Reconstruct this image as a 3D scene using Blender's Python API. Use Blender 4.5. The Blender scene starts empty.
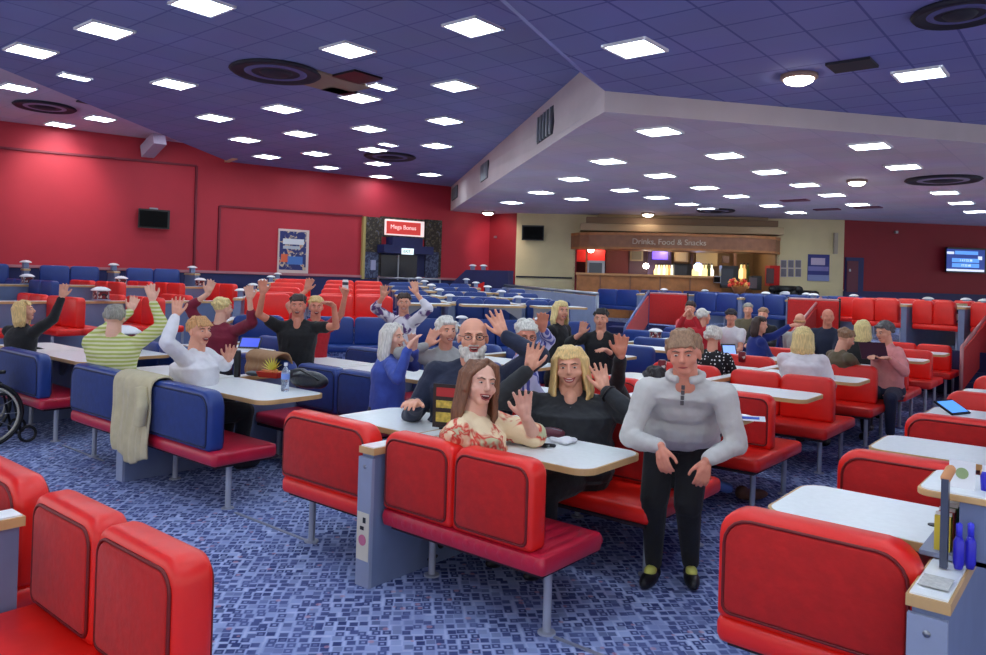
import bpy, bmesh, math, random
from mathutils import Vector, Matrix, noise
PI = math.pi
V = Vector
scn = bpy.context.scene
COL = scn.collection
# ------------------------------------------------------------------ camera
F, A, ROLL, PITCH, PY, H = 757.5, 39.47, .02943, -.464, 274.76, 1.70
_a, _p = math.radians(A), math.radians(PITCH)
FWH = V((-math.sin(_a), math.cos(_a), 0)); RT = V((math.cos(_a), math.sin(_a), 0)); UP = V((0, 0, 1))
FW = FWH * math.cos(_p) - UP * math.sin(_p)
_u = RT.cross(FW)
CR = RT * math.cos(ROLL) + _u * math.sin(ROLL)
CU = -RT * math.sin(ROLL) + _u * math.cos(ROLL)
CAM = V((0, 0, H))
cd = bpy.data.cameras.new('camera'); cam = bpy.data.objects.new('camera', cd); COL.objects.link(cam)
cd.sensor_width = 36; cd.lens = 36 * F / 986; cd.shift_y = -(327.5 - PY) / 986; cd.clip_end = 200
M = Matrix((CR, CU, -FW)).transposed().to_4x4(); M.translation = CAM; cam.matrix_world = M
scn.camera = cam
# ------------------------------------------------------------------ light, exposure
scn.view_settings.view_transform = 'Standard'
scn.view_settings.look = 'None'; scn.view_settings.gamma = 1; scn.view_settings.use_curve_mapping = False
scn.view_settings.exposure = .78
PANEL_L = 17.0
w = bpy.data.worlds.new('world'); scn.world = w; w.use_nodes = True
w.node_tree.nodes['Background'].inputs[0].default_value = (.95, .96, 1, 1)
w.node_tree.nodes['Background'].inputs[1].default_value = .70

def ray(px, py): return FW + CR * ((px - 493) / F) - CU * ((py - PY) / F)
def atz(px, py, z=0.): d = ray(px, py); return CAM + d * ((z - H) / d.z)
def aty(px, py, y): d = ray(px, py); return CAM + d * (y / d.y)
def atd(px, py, dep): return CAM + ray(px, py) * dep

# ------------------------------------------------------------------ materials
def lin(c): return tuple((x / 12.92 if x <= .04045 else ((x + .055) / 1.055) ** 2.4) for x in c)
def rgb(r, g, b): return lin((r / 255, g / 255, b / 255)) + (1,)
MATS = {}
def mat(name, col, rough=.6, metal=0, var=.0, scale=20, bump=0, bscale=60, emit=0, ecol=None, alpha=1, trans=0, spec=.5, sheen=0, coat=0):
    if name in MATS: return MATS[name]
    m = bpy.data.materials.new(name); m.use_nodes = True; nt = m.node_tree; b = nt.nodes['Principled BSDF']
    b.inputs['Base Color'].default_value = col; b.inputs['Roughness'].default_value = rough; b.inputs['Metallic'].default_value = metal
    b.inputs['Specular IOR Level'].default_value = spec
    if sheen: b.inputs['Sheen Weight'].default_value = sheen
    if coat: b.inputs['Coat Weight'].default_value = coat; b.inputs['Coat Roughness'].default_value = .25
    if trans: b.inputs['Transmission Weight'].default_value = trans
    if emit: b.inputs['Emission Color'].default_value = ecol or col; b.inputs['Emission Strength'].default_value = emit
    if var or bump:
        tc = nt.nodes.new('ShaderNodeTexCoord')
    if var:
        n = nt.nodes.new('ShaderNodeTexNoise'); n.inputs['Scale'].default_value = scale; n.inputs['Detail'].default_value = 3
        nt.links.new(tc.outputs['Object'], n.inputs['Vector'])
        r = nt.nodes.new('ShaderNodeValToRGB'); nt.links.new(n.outputs['Fac'], r.inputs['Fac'])
        r.color_ramp.elements[0].position = .3; r.color_ramp.elements[1].position = .7
        r.color_ramp.elements[0].color = tuple(c * (1 - var) for c in col[:3]) + (1,)
        r.color_ramp.elements[1].color = tuple(min(1, c * (1 + var)) for c in col[:3]) + (1,)
        nt.links.new(r.outputs['Color'], b.inputs['Base Color'])
    if bump:
        n2 = nt.nodes.new('ShaderNodeTexNoise'); n2.inputs['Scale'].default_value = bscale; n2.inputs['Detail'].default_value = 2
        nt.links.new(tc.outputs['Object'], n2.inputs['Vector'])
        bp = nt.nodes.new('ShaderNodeBump'); bp.inputs['Strength'].default_value = bump; bp.inputs['Distance'].default_value = .01
        nt.links.new(n2.outputs['Fac'], bp.inputs['Height']); nt.links.new(bp.outputs['Normal'], b.inputs['Normal'])
    MATS[name] = m; return m

def carpet():
    m = bpy.data.materials.new('carpet'); m.use_nodes = True; nt = m.node_tree; b = nt.nodes['Principled BSDF']; L = nt.links.new
    b.inputs['Roughness'].default_value = .95; b.inputs['Specular IOR Level'].default_value = .1
    tc = nt.nodes.new('ShaderNodeTexCoord'); mp = nt.nodes.new('ShaderNodeMapping'); L(tc.outputs['Object'], mp.inputs[0]); mp.inputs['Rotation'].default_value = (0, 0, .78)
    v = nt.nodes.new('ShaderNodeTexVoronoi'); v.distance = 'CHEBYCHEV'; v.inputs['Scale'].default_value = 19; v.inputs['Randomness'].default_value = .45
    L(mp.outputs[0], v.inputs['Vector'])
    r = nt.nodes.new('ShaderNodeValToRGB'); L(v.outputs['Distance'], r.inputs['Fac'])
    e = r.color_ramp.elements; e[0].position = .12; e[0].color = rgb(146, 160, 208); e[1].position = .62; e[1].color = rgb(190, 202, 234)
    for p, c in ((.2, rgb(58, 70, 122)), (.33, rgb(56, 68, 120)), (.42, rgb(158, 174, 218))):
        q = e.new(p); q.color = c
    n = nt.nodes.new('ShaderNodeTexNoise'); n.inputs['Scale'].default_value = 5; L(tc.outputs['Object'], n.inputs['Vector'])
    sp = nt.nodes.new('ShaderNodeTexVoronoi'); sp.inputs['Scale'].default_value = 9; L(tc.outputs['Object'], sp.inputs['Vector'])
    mx = nt.nodes.new('ShaderNodeMix'); mx.data_type = 'RGBA'; L(r.outputs[0], mx.inputs[6]); mx.inputs[7].default_value = rgb(116, 130, 186)
    rr = nt.nodes.new('ShaderNodeMapRange'); rr.inputs['From Min'].default_value = .35; rr.inputs['From Max'].default_value = .7; rr.inputs['To Max'].default_value = .55
    L(n.outputs['Fac'], rr.inputs['Value']); L(rr.outputs[0], mx.inputs[0])
    m2 = nt.nodes.new('ShaderNodeMix'); m2.data_type = 'RGBA'; L(mx.outputs[2], m2.inputs[6]); m2.inputs[7].default_value = rgb(190, 140, 160)
    r2 = nt.nodes.new('ShaderNodeMath'); r2.operation = 'LESS_THAN'; r2.inputs[1].default_value = .14; L(sp.outputs['Distance'], r2.inputs[0])
    m3 = nt.nodes.new('ShaderNodeMath'); m3.operation = 'MULTIPLY'; m3.inputs[1].default_value = .55; L(r2.outputs[0], m3.inputs[0]); L(m3.outputs[0], m2.inputs[0])
    L(m2.outputs[2], b.inputs['Base Color']); return m

def tiles(name, col, line, size=.6, sx=0., sy=0., lw=.012):
    m = bpy.data.materials.new(name); m.use_nodes = True; nt = m.node_tree; b = nt.nodes['Principled BSDF']; L = nt.links.new
    b.inputs['Roughness'].default_value = .9
    tc = nt.nodes.new('ShaderNodeTexCoord'); mp = nt.nodes.new('ShaderNodeMapping'); L(tc.outputs['Object'], mp.inputs[0]); mp.inputs['Location'].default_value = (sx, sy, 0)
    br = nt.nodes.new('ShaderNodeTexBrick'); br.offset = 0; L(mp.outputs[0], br.inputs['Vector'])
    br.inputs['Color1'].default_value = col; br.inputs['Color2'].default_value = tuple(c * .9 for c in col[:3]) + (1,); br.inputs['Mortar'].default_value = line
    br.inputs['Scale'].default_value = 1; br.inputs['Brick Width'].default_value = size; br.inputs['Row Height'].default_value = size; br.inputs['Mortar Size'].default_value = lw
    n = nt.nodes.new('ShaderNodeTexNoise'); n.inputs['Scale'].default_value = .8; L(tc.outputs['Object'], n.inputs['Vector'])
    mx = nt.nodes.new('ShaderNodeMix'); mx.data_type = 'RGBA'; mx.blend_type = 'MULTIPLY'; mx.inputs[0].default_value = .25
    L(br.outputs['Color'], mx.inputs[6]); L(n.outputs['Color'], mx.inputs[7]); L(mx.outputs[2], b.inputs['Base Color']); return m

def pattern(name, kind, c1, c2, scale=1., rough=.85, thr=.5, c3=None):
    m = bpy.data.materials.new(name); m.use_nodes = True; nt = m.node_tree; b = nt.nodes['Principled BSDF']; L = nt.links.new
    b.inputs['Roughness'].default_value = rough
    tc = nt.nodes.new('ShaderNodeTexCoord')
    if kind == 'stripe':
        t = nt.nodes.new('ShaderNodeTexWave'); t.bands_direction = 'Z'; t.inputs['Scale'].default_value = scale; t.inputs['Distortion'].default_value = .6; o = t.outputs['Fac']
    elif kind == 'vstripe':
        t = nt.nodes.new('ShaderNodeTexWave'); t.bands_direction = 'X'; t.inputs['Scale'].default_value = scale; t.inputs['Distortion'].default_value = .3; o = t.outputs['Fac']
    elif kind == 'dots':
        t = nt.nodes.new('ShaderNodeTexVoronoi'); t.inputs['Scale'].default_value = scale; t.inputs['Randomness'].default_value = .3; o = t.outputs['Distance']
    elif kind == 'cells':
        t = nt.nodes.new('ShaderNodeTexVoronoi'); t.inputs['Scale'].default_value = scale; o = t.outputs['Color']
    else:
        t = nt.nodes.new('ShaderNodeTexNoise'); t.inputs['Scale'].default_value = scale; t.inputs['Detail'].default_value = 2.5; t.inputs['Distortion'].default_value = 1.2; o = t.outputs['Fac']
    L(tc.outputs['Object'], t.inputs['Vector'])
    r = nt.nodes.new('ShaderNodeValToRGB'); r.color_ramp.interpolation = 'CONSTANT' if kind in ('dots', 'cells') else 'EASE'
    r.color_ramp.elements[0].color = c1; r.color_ramp.elements[0].position = thr - (.0 if kind in ('dots', 'cells') else .06)
    r.color_ramp.elements[0].position = 0 if kind in ('dots', 'cells') else thr - .05
    r.color_ramp.elements[1].color = c2; r.color_ramp.elements[1].position = thr if kind in ('dots', 'cells') else thr + .05
    if c3:
        q = r.color_ramp.elements.new(min(.98, thr + .14)); q.color = c3
    L(o, r.inputs['Fac']); L(r.outputs[0], b.inputs['Base Color']); return m

M_carpet = carpet()
M_ceil_blue = tiles('ceiling_tiles_blue', rgb(136, 142, 196), rgb(104, 110, 168), .6, .13, .2)
M_ceil_blue2 = tiles('ceiling_tiles_blue_side', rgb(132, 136, 202), rgb(92, 96, 164), .54, .03, .05)
M_ceil_lilac = tiles('ceiling_tiles_lilac', rgb(216, 206, 226), rgb(196, 188, 212), .6, .1, .1, .008)
M_fascia = mat('bulkhead_paint', rgb(188, 176, 178), .8, var=.05, scale=2)
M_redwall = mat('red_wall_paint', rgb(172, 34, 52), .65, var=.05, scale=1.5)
M_redwall2 = mat('red_wall_paint_shaded', rgb(130, 10, 28), .65, var=.05, scale=1.5)  # darker copy of the wall red; missing light is put into the colour
M_redtrim = mat('red_trim_paint', rgb(110, 18, 40), .6)
M_navy = mat('navy_paint', rgb(26, 32, 84), .6, var=.1, scale=4)
M_rail = mat('pale_wood_rail', rgb(170, 110, 118), .5)
M_beige = mat('beige_wall_paint', rgb(206, 192, 150), .8, var=.05, scale=2)
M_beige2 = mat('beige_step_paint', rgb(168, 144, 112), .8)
M_wood = mat('canopy_wood', rgb(140, 90, 62), .45, var=.2, scale=6)
M_ctwood = mat('counter_wood', rgb(176, 112, 60), .45, var=.2, scale=5)
M_vred = mat('red_vinyl', rgb(234, 30, 18), .42, var=.06, scale=6, bump=.12, bscale=14, coat=.15)
M_vredp = mat('red_velvet_panel_shaded', rgb(186, 12, 10), .8, var=.09, scale=22, bump=.25, bscale=30, sheen=.1)  # velvet red, deepened to hold the shade on the back panels
M_vpipe = mat('red_piping', rgb(110, 6, 8), .5)
M_crim = mat('crimson_vinyl', rgb(190, 24, 56), .38, var=.08, scale=9, coat=.2)
M_vblue = mat('blue_vinyl', rgb(26, 58, 132), .42, var=.08, scale=6, bump=.12, bscale=14, coat=.12)
M_vbluep = mat('blue_velvet_panel', rgb(20, 48, 116), .8, var=.1, scale=20, bump=.2, bscale=30, sheen=.1)
M_bpipe = mat('blue_piping', rgb(12, 26, 70), .5)
M_leg = mat('grey_leg_metal', rgb(164, 170, 186), .45, metal=.15)
M_under = mat('seat_underboard', rgb(40, 22, 34), .8)
M_lam = mat('white_laminate', rgb(240, 244, 244), .3, var=.03, scale=30)
M_edge = mat('beech_edge', rgb(206, 166, 112), .45, var=.1, scale=10)
M_spine = mat('blue_grey_laminate', rgb(112, 126, 160), .5, var=.05, scale=8)
M_spine_end = mat('pale_grey_laminate', rgb(146, 156, 182), .5, var=.04, scale=8)
M_white = mat('white_plastic', rgb(232, 232, 236), .4)
M_black = mat('black_plastic', rgb(14, 14, 18), .4)
M_dark = mat('dark_grille', rgb(30, 30, 46), .7)
M_steel = mat('brushed_steel', rgb(150, 152, 160), .35, metal=.8)
M_screenoff = mat('black_screen', rgb(5, 5, 7), .6, spec=.1)
M_gold = mat('aisle_edge_strip', rgb(150, 156, 176), .4, metal=.3)

def panel_mat():
    m = bpy.data.materials.new('light_diffuser'); m.use_nodes = True; nt = m.node_tree; b = nt.nodes['Principled BSDF']; L = nt.links.new
    tc = nt.nodes.new('ShaderNodeTexCoord'); v = nt.nodes.new('ShaderNodeTexVoronoi'); v.inputs['Scale'].default_value = 26; L(tc.outputs['Object'], v.inputs['Vector'])
    r = nt.nodes.new('ShaderNodeValToRGB'); r.color_ramp.elements[0].position = .2; r.color_ramp.elements[1].position = .55
    r.color_ramp.elements[0].color = (.92, 1, 1, 1); r.color_ramp.elements[1].color = (.60, .72, .80, 1)
    L(v.outputs['Distance'], r.inputs['Fac']); L(r.outputs[0], b.inputs['Emission Color']); L(r.outputs[0], b.inputs['Base Color'])
    b.inputs['Emission Strength'].default_value = PANEL_L; return m
M_diff = panel_mat()
M_warm = mat('warm_lamp_glass', (1, .9, .75, 1), .5, emit=14)

# ------------------------------------------------------------------ mesh helpers
class G:
    def __init__(s): s.v = []; s.f = []; s.m = []
    def add(s, vs, fs, mi=0):
        o = len(s.v); s.v += [tuple(x) for x in vs]; s.f += [tuple(i + o for i in f) for f in fs]; s.m += [mi] * len(fs); return s
    def box(s, c, d, rot=None, mi=0):
        c = V(c); x, y, z = d[0] / 2, d[1] / 2, d[2] / 2
        vs = [V((a, b, e)) for a in (-x, x) for b in (-y, y) for e in (-z, z)]
        if rot is not None: vs = [rot @ p for p in vs]
        return s.add([p + c for p in vs], [(0, 1, 3, 2), (4, 6, 7, 5), (0, 4, 5, 1), (2, 3, 7, 6), (0, 2, 6, 4), (1, 5, 7, 3)], mi)
    def rings(s, rings, cap=True, mi=0, closed=False):
        n = len(rings[0]); vs = [p for r in rings for p in r]; fs = []
        R = len(rings)
        for i in range(R if closed else R - 1):
            j = (i + 1) % R
            for k in range(n): fs.append((i * n + k, i * n + (k + 1) % n, j * n + (k + 1) % n, j * n + k))
        if cap and not closed:
            fs.append(tuple(range(n))[::-1]); fs.append(tuple((R - 1) * n + k for k in range(n)))
        return s.add(vs, fs, mi)
    def caps(s, a, b, r0, r1=None, n=10, mi=0, flat=False):
        a, b = V(a), V(b); r1 = r0 if r1 is None else r1
        d = b - a; L = d.length or 1e-6; d = d / L if L > 1e-6 else V((0, 0, 1))
        x = d.orthogonal().normalized(); y = d.cross(x)
        rs = []
        def ring(c, r): return [c + (x * math.cos(2 * PI * k / n) + y * math.sin(2 * PI * k / n)) * r for k in range(n)]
        if flat: rs = [ring(a, r0), ring(b, r1)]
        else:
            for t in (.15, .5, .85): rs.append(ring(a - d * r0 * math.cos(t * PI / 2), r0 * math.sin(t * PI / 2)))
            rs.append(ring(a, r0)); rs.append(ring(b, r1))
            for t in (.85, .5, .15): rs.append(ring(b + d * r1 * math.cos(t * PI / 2), r1 * math.sin(t * PI / 2)))
        return s.rings(rs, mi=mi)
    def tube(s, pts, r, n=8, mi=0, closed=False):
        pts = [V(p) for p in pts]; rs = []; N = len(pts); up = None
        for i, p in enumerate(pts):
            if closed: t = pts[(i + 1) % N] - pts[i - 1]
            else: t = pts[min(i + 1, N - 1)] - pts[max(i - 1, 0)]
            t.normalize()
            if up is None: up = t.orthogonal().normalized()
            up = (up - t * up.dot(t)).normalized(); y = t.cross(up)
            rr = r[i] if isinstance(r, (list, tuple)) else r
            rs.append([p + (up * math.cos(2 * PI * k / n) + y * math.sin(2 * PI * k / n)) * rr for k in range(n)])
        return s.rings(rs, mi=mi, closed=closed)
    def ell(s, c, r, B=None, n=14, m=9, mi=0):
        c = V(c); rs = []
        for i in range(1, m):
            t = PI * i / m; ring = []
            for k in range(n):
                p = V((r[0] * math.sin(t) * math.cos(2 * PI * k / n), r[1] * math.sin(t) * math.sin(2 * PI * k / n), -r[2] * math.cos(t)))
                ring.append(c + (B @ p if B is not None else p))
            rs.append(ring)
        return s.rings(rs, mi=mi)
    def lathe(s, c, prof, n=20, mi=0):
        c = V(c); return s.rings([[c + V((r * math.cos(2 * PI * k / n), r * math.sin(2 * PI * k / n), z)) for k in range(n)] for r, z in prof], mi=mi)
    def shift(s, o): o = V(o); s.v = [tuple(V(p) - o) for p in s.v]; return s
    def mesh(s, name, mats, smooth=False):
        me = bpy.data.meshes.new(name); me.from_pydata(s.v, [], s.f)
        for m in (mats if isinstance(mats, (list, tuple)) else [mats]): me.materials.append(m)
        if any(s.m): me.polygons.foreach_set('material_index', s.m)
        bm = bmesh.new(); bm.from_mesh(me); bmesh.ops.recalc_face_normals(bm, faces=bm.faces); bm.to_mesh(me); bm.free()
        if smooth:
            me.polygons.foreach_set('use_smooth', [True] * len(me.polygons))
            if smooth == 'auto':
                try: me.set_sharp_from_angle(angle=math.radians(40))
                except Exception: pass
        return me

def outline(w, h, rt, rb, n=6):
    pts = []
    for cx, cz, r, a0 in ((w / 2 - rt, h - rt, rt, 0), (-w / 2 + rt, h - rt, rt, PI / 2), (-w / 2 + rb, rb, rb, PI), (w / 2 - rb, rb, rb, 1.5 * PI)):
        for k in range(n + 1):
            t = a0 + PI / 2 * k / n; pts.append((cx + r * math.cos(t), cz + r * math.sin(t)))
    return pts
def pillow(g, w, h, d, rt, rb, b, ins=0., mi=0, off=(0, 0, 0), n=6, swap=None):
    """rounded slab: outline in XZ, depth along Y"""
    rs = []
    for y, i in ((-d / 2, b), (-d / 2 + b * .3, b * .3), (-d / 2 + b, 0), (d / 2 - b, 0), (d / 2 - b * .3, b * .3), (d / 2, b)):
        o = outline(w - 2 * i, h - 2 * i, max(.004, rt - i), max(.004, rb - i), n)
        ring = [V((x, y, z + i)) for x, z in o]
        if swap: ring = [swap(p) for p in ring]
        rs.append([p + V(off) for p in ring])
    g.rings(rs, mi=mi); return g

def link(name, me, parent=None, loc=(0, 0, 0), rz=0):
    o = bpy.data.objects.new(name, me); COL.objects.link(o); o.location = loc; o.rotation_euler = (0, 0, rz)
    if parent: o.parent = parent
    return o
def obj(name, g, m, parent=None, smooth=False, loc=(0, 0, 0), rz=0): return link(name, g.mesh(name, m, smooth), parent, loc, rz)
def tag(o, label, cat, group=None, kind=None):
    o['label'] = label; o['category'] = cat
    if group: o['group'] = group
    if kind: o['kind'] = kind
    return o
def thing(name, label, cat, loc=(0, 0, 0), rz=0, group=None):
    o = bpy.data.objects.new(name, None); COL.objects.link(o); o.location = loc; o.rotation_euler = (0, 0, rz); o.empty_display_size = .1
    return tag(o, label, cat, group)
def solid(name, label, cat, g, m, smooth=False, group=None, loc=None):
    if loc is None:
        xs = [p[0] for p in g.v]; ys = [p[1] for p in g.v]; zs = [p[2] for p in g.v]
        loc = ((min(xs) + max(xs)) / 2, (min(ys) + max(ys)) / 2, min(zs)); g.shift(loc)
    return tag(obj(name, g, m, None, smooth, loc), label, cat, group)
def struct(name, g, m, parent=None, smooth=False, label=None):
    o = obj(name, g, m, parent, smooth)
    if not parent: o['kind'] = 'structure'
    if label: o['label'] = label
    return o
def prism(g, pts, z0, z1, mi=0):
    n = len(pts); vs = [V((p[0], p[1], z0)) for p in pts] + [V((p[0], p[1], z1)) for p in pts]
    fs = [tuple(range(n))[::-1], tuple(range(n, 2 * n))] + [(i, (i + 1) % n, n + (i + 1) % n, n + i) for i in range(n)]
    return g.add(vs, fs, mi)
ORD = ['first', 'second', 'third', 'fourth', 'fifth', 'sixth', 'seventh', 'eighth', 'ninth', 'tenth', 'eleventh', 'twelfth', 'thirteenth', 'fourteenth', 'fifteenth', 'sixteenth']

class Wall:
    """vertical plane through two plan points; pixel -> point on it"""
    def __init__(s, p, q):
        s.p = V((p[0], p[1], 0)); s.q = V((q[0], q[1], 0)); s.s = (s.q - s.p).normalized(); s.n = V((s.s.y, -s.s.x, 0))
        if s.n.dot(CAM - s.p) < 0: s.n = -s.n
        s.R = Matrix((s.s, -s.n, UP)).transposed()
    def hit(s, px, py, off=0.):
        d = ray(px, py); t = (s.p + s.n * off - CAM).dot(s.n) / d.dot(s.n); return CAM + d * t
    def rect(s, x0, y0, x1, y1, off=0.):
        """centre point, width, height, z-centre of an upright rectangle from two pixel corners"""
        a = s.hit(x0, (y0 + y1) / 2, off); b = s.hit(x1, (y0 + y1) / 2, off); xm = (x0 + x1) / 2
        t = s.hit(xm, y0, off); u = s.hit(xm, y1, off)
        return (a + b) / 2 * 1.0, (b - a).length, t.z - u.z, (t.z + u.z) / 2
    def box(s, g, x0, y0, x1, y1, th, off=0., mi=0):
        c, wd, h, zc = s.rect(x0, y0, x1, y1, off); c = V((c.x, c.y, zc)) + s.n * th / 2
        g.box(c, (wd, th, h), s.R, mi); return g
    def slab(s, g, a, b, z0, z1, th, mi=0, out=0.):
        """box along the wall between plan points a, b"""
        a = V((a[0], a[1], 0)); b = V((b[0], b[1], 0)); c = (a + b) / 2 + s.n * (out - th / 2)
        g.box(V((c.x, c.y, (z0 + z1) / 2)), ((b - a).length, th, z1 - z0), s.R, mi); return g
    def rz(s): return math.atan2(s.s.y, s.s.x)

def text(body, size, m, parent, loc, R, ext=.004, name='lettering', align='CENTER'):
    c = bpy.data.curves.new(name, 'FONT'); c.body = body; c.size = size; c.extrude = ext; c.align_x = align; c.align_y = 'CENTER'
    q = bpy.data.objects.new('tmp', c); me = bpy.data.meshes.new_from_object(q); bpy.data.objects.remove(q); me.materials.clear(); me.materials.append(m)
    o = bpy.data.objects.new(name, me); COL.objects.link(o)
    mw = (R @ Matrix.Rotation(PI / 2, 3, 'X')).to_4x4() if R is not None else Matrix.Identity(4)
    mw.translation = loc
    if parent:
        o.parent = parent; o.matrix_local = Matrix.Translation(-parent.location) @ mw if parent.rotation_euler.z == 0 else parent.matrix_basis.inverted() @ mw
    else: o.matrix_world = mw
    return o

# ================================================================== STRUCTURE
EX = 3.0
# --- plan points of the walls
def wdep(p): return 1 / (.0613 - .0000389 * p)
def plan(px, dep, py=285): p = atd(px, py, dep); return V((p.x, p.y, 0))
WL0 = plan(-200, wdep(-200)); WL1 = plan(488, wdep(488)); WL2 = plan(515, 22.9)
WB0 = WL2; WB1 = plan(843, 22.0); WR0 = WB1; WR1 = plan(1130, 23.4)
WLn = Wall(WL0, WL1); WLc = Wall(WL1, WL2); WBar = Wall(WB0, WB1); WRt = Wall(WR0, WR1)
# floor
g = G(); prism(g, [(-22, -4), (6, -4), (6, 34), (-22, 34)], -.1, 0)
struct('floor', g, M_carpet)
# raised seating floors
ZP = .72
def raised(g, pts, z): prism(g, pts, 0.002, z)
d2 = V((-math.sin(math.radians(50)), math.cos(math.radians(50)), 0)); e2 = V((d2.y, -d2.x, 0))
def Q(q, t): return e2 * q + d2 * t
g = G(); raised(g, [(-10.45, 3.0), (-13.7, 3.0), (-13.7, 9.4), (-10.45, 6.75)], .44)
raised(g, [(-13.7, 2.0), (-16.75, 2.0), (-16.75, 12.2), (-13.7, 9.4)], .62)
raised(g, [(-16.75, 2.0), (-19.3, 2.0), (-17.2, 12.0), (-16.75, 12.2)], .9)
struct('floor.001', g, M_carpet)
g = G()
for k in range(6):
    t0 = 11.35 + 1.6 * k; z = .45 + .075 * k if k else .22; a, b, c, d = Q(-2.35, t0), Q(4.55, t0), Q(4.55, t0 + 1.62), Q(-2.35, t0 + 1.62)
    if k == 5: c = Q(4.55, t0 + 3.2); d = Q(-2.35, t0 + 3.2)
    raised(g, [a, b, c, d], z)
struct('floor.002', g, M_carpet)
PE0 = V((-10.2, 17.0, 0)); PE1 = V((.9, 14.2, 0)); PEs = (PE1 - PE0).normalized(); PEn = V((-PEs.y, PEs.x, 0))
g = G(); raised(g, [PE0, PE1, V((1.5, 30, 0)), V((-6, 24.5, 0)), V((-14.6, 18.8, 0))], ZP)
struct('floor.003', g, M_carpet)
g = G(); c = (PE0 + PE1) / 2 - PEn * .04; g.box((c.x, c.y, ZP / 2 + .02), ((PE1 - PE0).length, .07, ZP + .03), Matrix((PEs, PEn, UP)).transposed())
struct('trim_9', g, M_navy)

# --- walls
def wallrun(name, W, a, b, z0, z1, m, th=.25): g = G(); W.slab(g, a, b, z0, z1, th); return struct(name, g, m)
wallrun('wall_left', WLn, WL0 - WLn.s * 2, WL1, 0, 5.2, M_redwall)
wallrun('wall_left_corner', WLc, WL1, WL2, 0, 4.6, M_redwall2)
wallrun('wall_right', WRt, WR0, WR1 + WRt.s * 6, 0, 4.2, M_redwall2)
# dado: navy below a pale rail
g = G(); a = WL0 - WLn.s * 2; WLn.slab(g, a, WL1, .0, 1.68, .05, out=.05); struct('baseboard_left', g, M_navy)
g = G(); WLn.slab(g, a, WL1, 1.69, 1.75, .09, out=.09); struct('trim_1', g, M_rail)
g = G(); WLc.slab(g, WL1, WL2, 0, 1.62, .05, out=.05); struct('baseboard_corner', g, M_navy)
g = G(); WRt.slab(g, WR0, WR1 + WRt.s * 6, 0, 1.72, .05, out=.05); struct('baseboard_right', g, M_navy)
# shallow frames on the red wall
def wl_line(g, x0, y0, x1, y1, t=.05, th=.05):
    a = WLn.hit(x0, y0, .0); b = WLn.hit(x1, y1, .0); g.caps(a + WLn.n * .02, b + WLn.n * .02, t / 2 + .01, flat=True, n=4)
g = G()
for l in ((-60, 142, 196.4, 166), (196.4, 166, 193.6, 271), (219.5, 206, 217.2, 272), (219.5, 206, 362, 216)): wl_line(g, *l)
struct('trim_2', g, M_redtrim)

# --- beige bar wall with the serving opening
OX0, OX1 = 575, 777   # opening, pixels on the bar wall
oa = WBar.hit(OX0, 262); ob = WBar.hit(OX1, 262); oa = V((oa.x, oa.y, 0)); ob = V((ob.x, ob.y, 0))
OZ1 = WBar.hit(676, 247).z; OZ0 = 0.
wl = 3.95
g = G(); WBar.slab(g, WB0, oa, 0, wl + .4, .25); WBar.slab(g, ob, WB1, 0, wl + .4, .25); WBar.slab(g, oa, ob, OZ1, wl + .4, .25)
struct('wall_back', g, M_beige)
BD = 2.6
bn = -WBar.n
M_barback = mat('bar_back_maroon', rgb(96, 30, 36), .6)
M_barcream = mat('bar_back_cream', rgb(128, 98, 62), .6, var=.1)
g = G()
ia = oa + bn * BD; ib = ob + bn * BD
mid1 = oa + (ob - oa) * .40; mid2 = oa + (ob - oa) * .40 + bn * BD
WBar.slab(g, ia, mid2, ZP, OZ1 + .3, .1, 0); WBar.slab(g, mid2, ib, ZP, OZ1 + .3, .1, 1)
for p, mi in ((oa, 2), (ob, 1)):
    c = p + bn * (BD / 2) ; g.box((c.x, c.y, 1.9), (.1, BD, 2.6), WBar.R, mi)
c = (oa + ob) / 2 + bn * BD / 2; g.box((c.x, c.y, OZ1 + .15), ((ob - oa).length, BD, .08), WBar.R, 1)
struct('wall_bar_recess', g, [M_barback, M_barcream, M_redwall2])

# --- ceilings
ZB, ZR, ZL, ZLIL = 4.5, 4.02, 3.77, 4.83
A1 = atz(580, 72, ZB); CRs = atz(505, 5, ZB); crd = (CRs - A1).normalized()
C1 = atz(605, 91, ZR); FARW = atz(450, 188, ZB)
R1p = atz(986, 125, ZR); rdir = (R1p - C1); rdir.z = 0; rdir.normalize()
LB0 = atz(0, 68, ZB); LB1 = atz(232, 163, ZB); ldir = (LB1 - LB0); ldir.z = 0; ldir.normalize()
LBn = LB0 - ldir * 10; LBf = LB1 + ldir * .4
CN = A1 + crd * 16; CN2 = C1 + crd * 16; CN2.z = ZR
g = G(); pts = [LBn, LB0, LBf, V((-17.3, 11.6, 0)), WL1 + WLn.s * .3 - WLn.n * .3, FARW, A1, CN]
pts[5] = FARW + WLn.s * .2 - WLn.n * .4
for f in ((0, 1, 6, 7), (1, 2, 3, 5, 6)): prism(g, [pts[k] for k in f], ZB, ZB + .2)
struct('ceiling', g, M_ceil_blue)
g = G(); RF = C1 + rdir * 16
g.add([C1, RF, RF + crd * 14, CN2], [(0, 1, 2, 3)]); g.add([A1, C1, CN2, CN], [(0, 1, 2, 3)])
for i in range(len(g.v)): pass
struct('ceiling.001', g, M_ceil_blue2)
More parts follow.
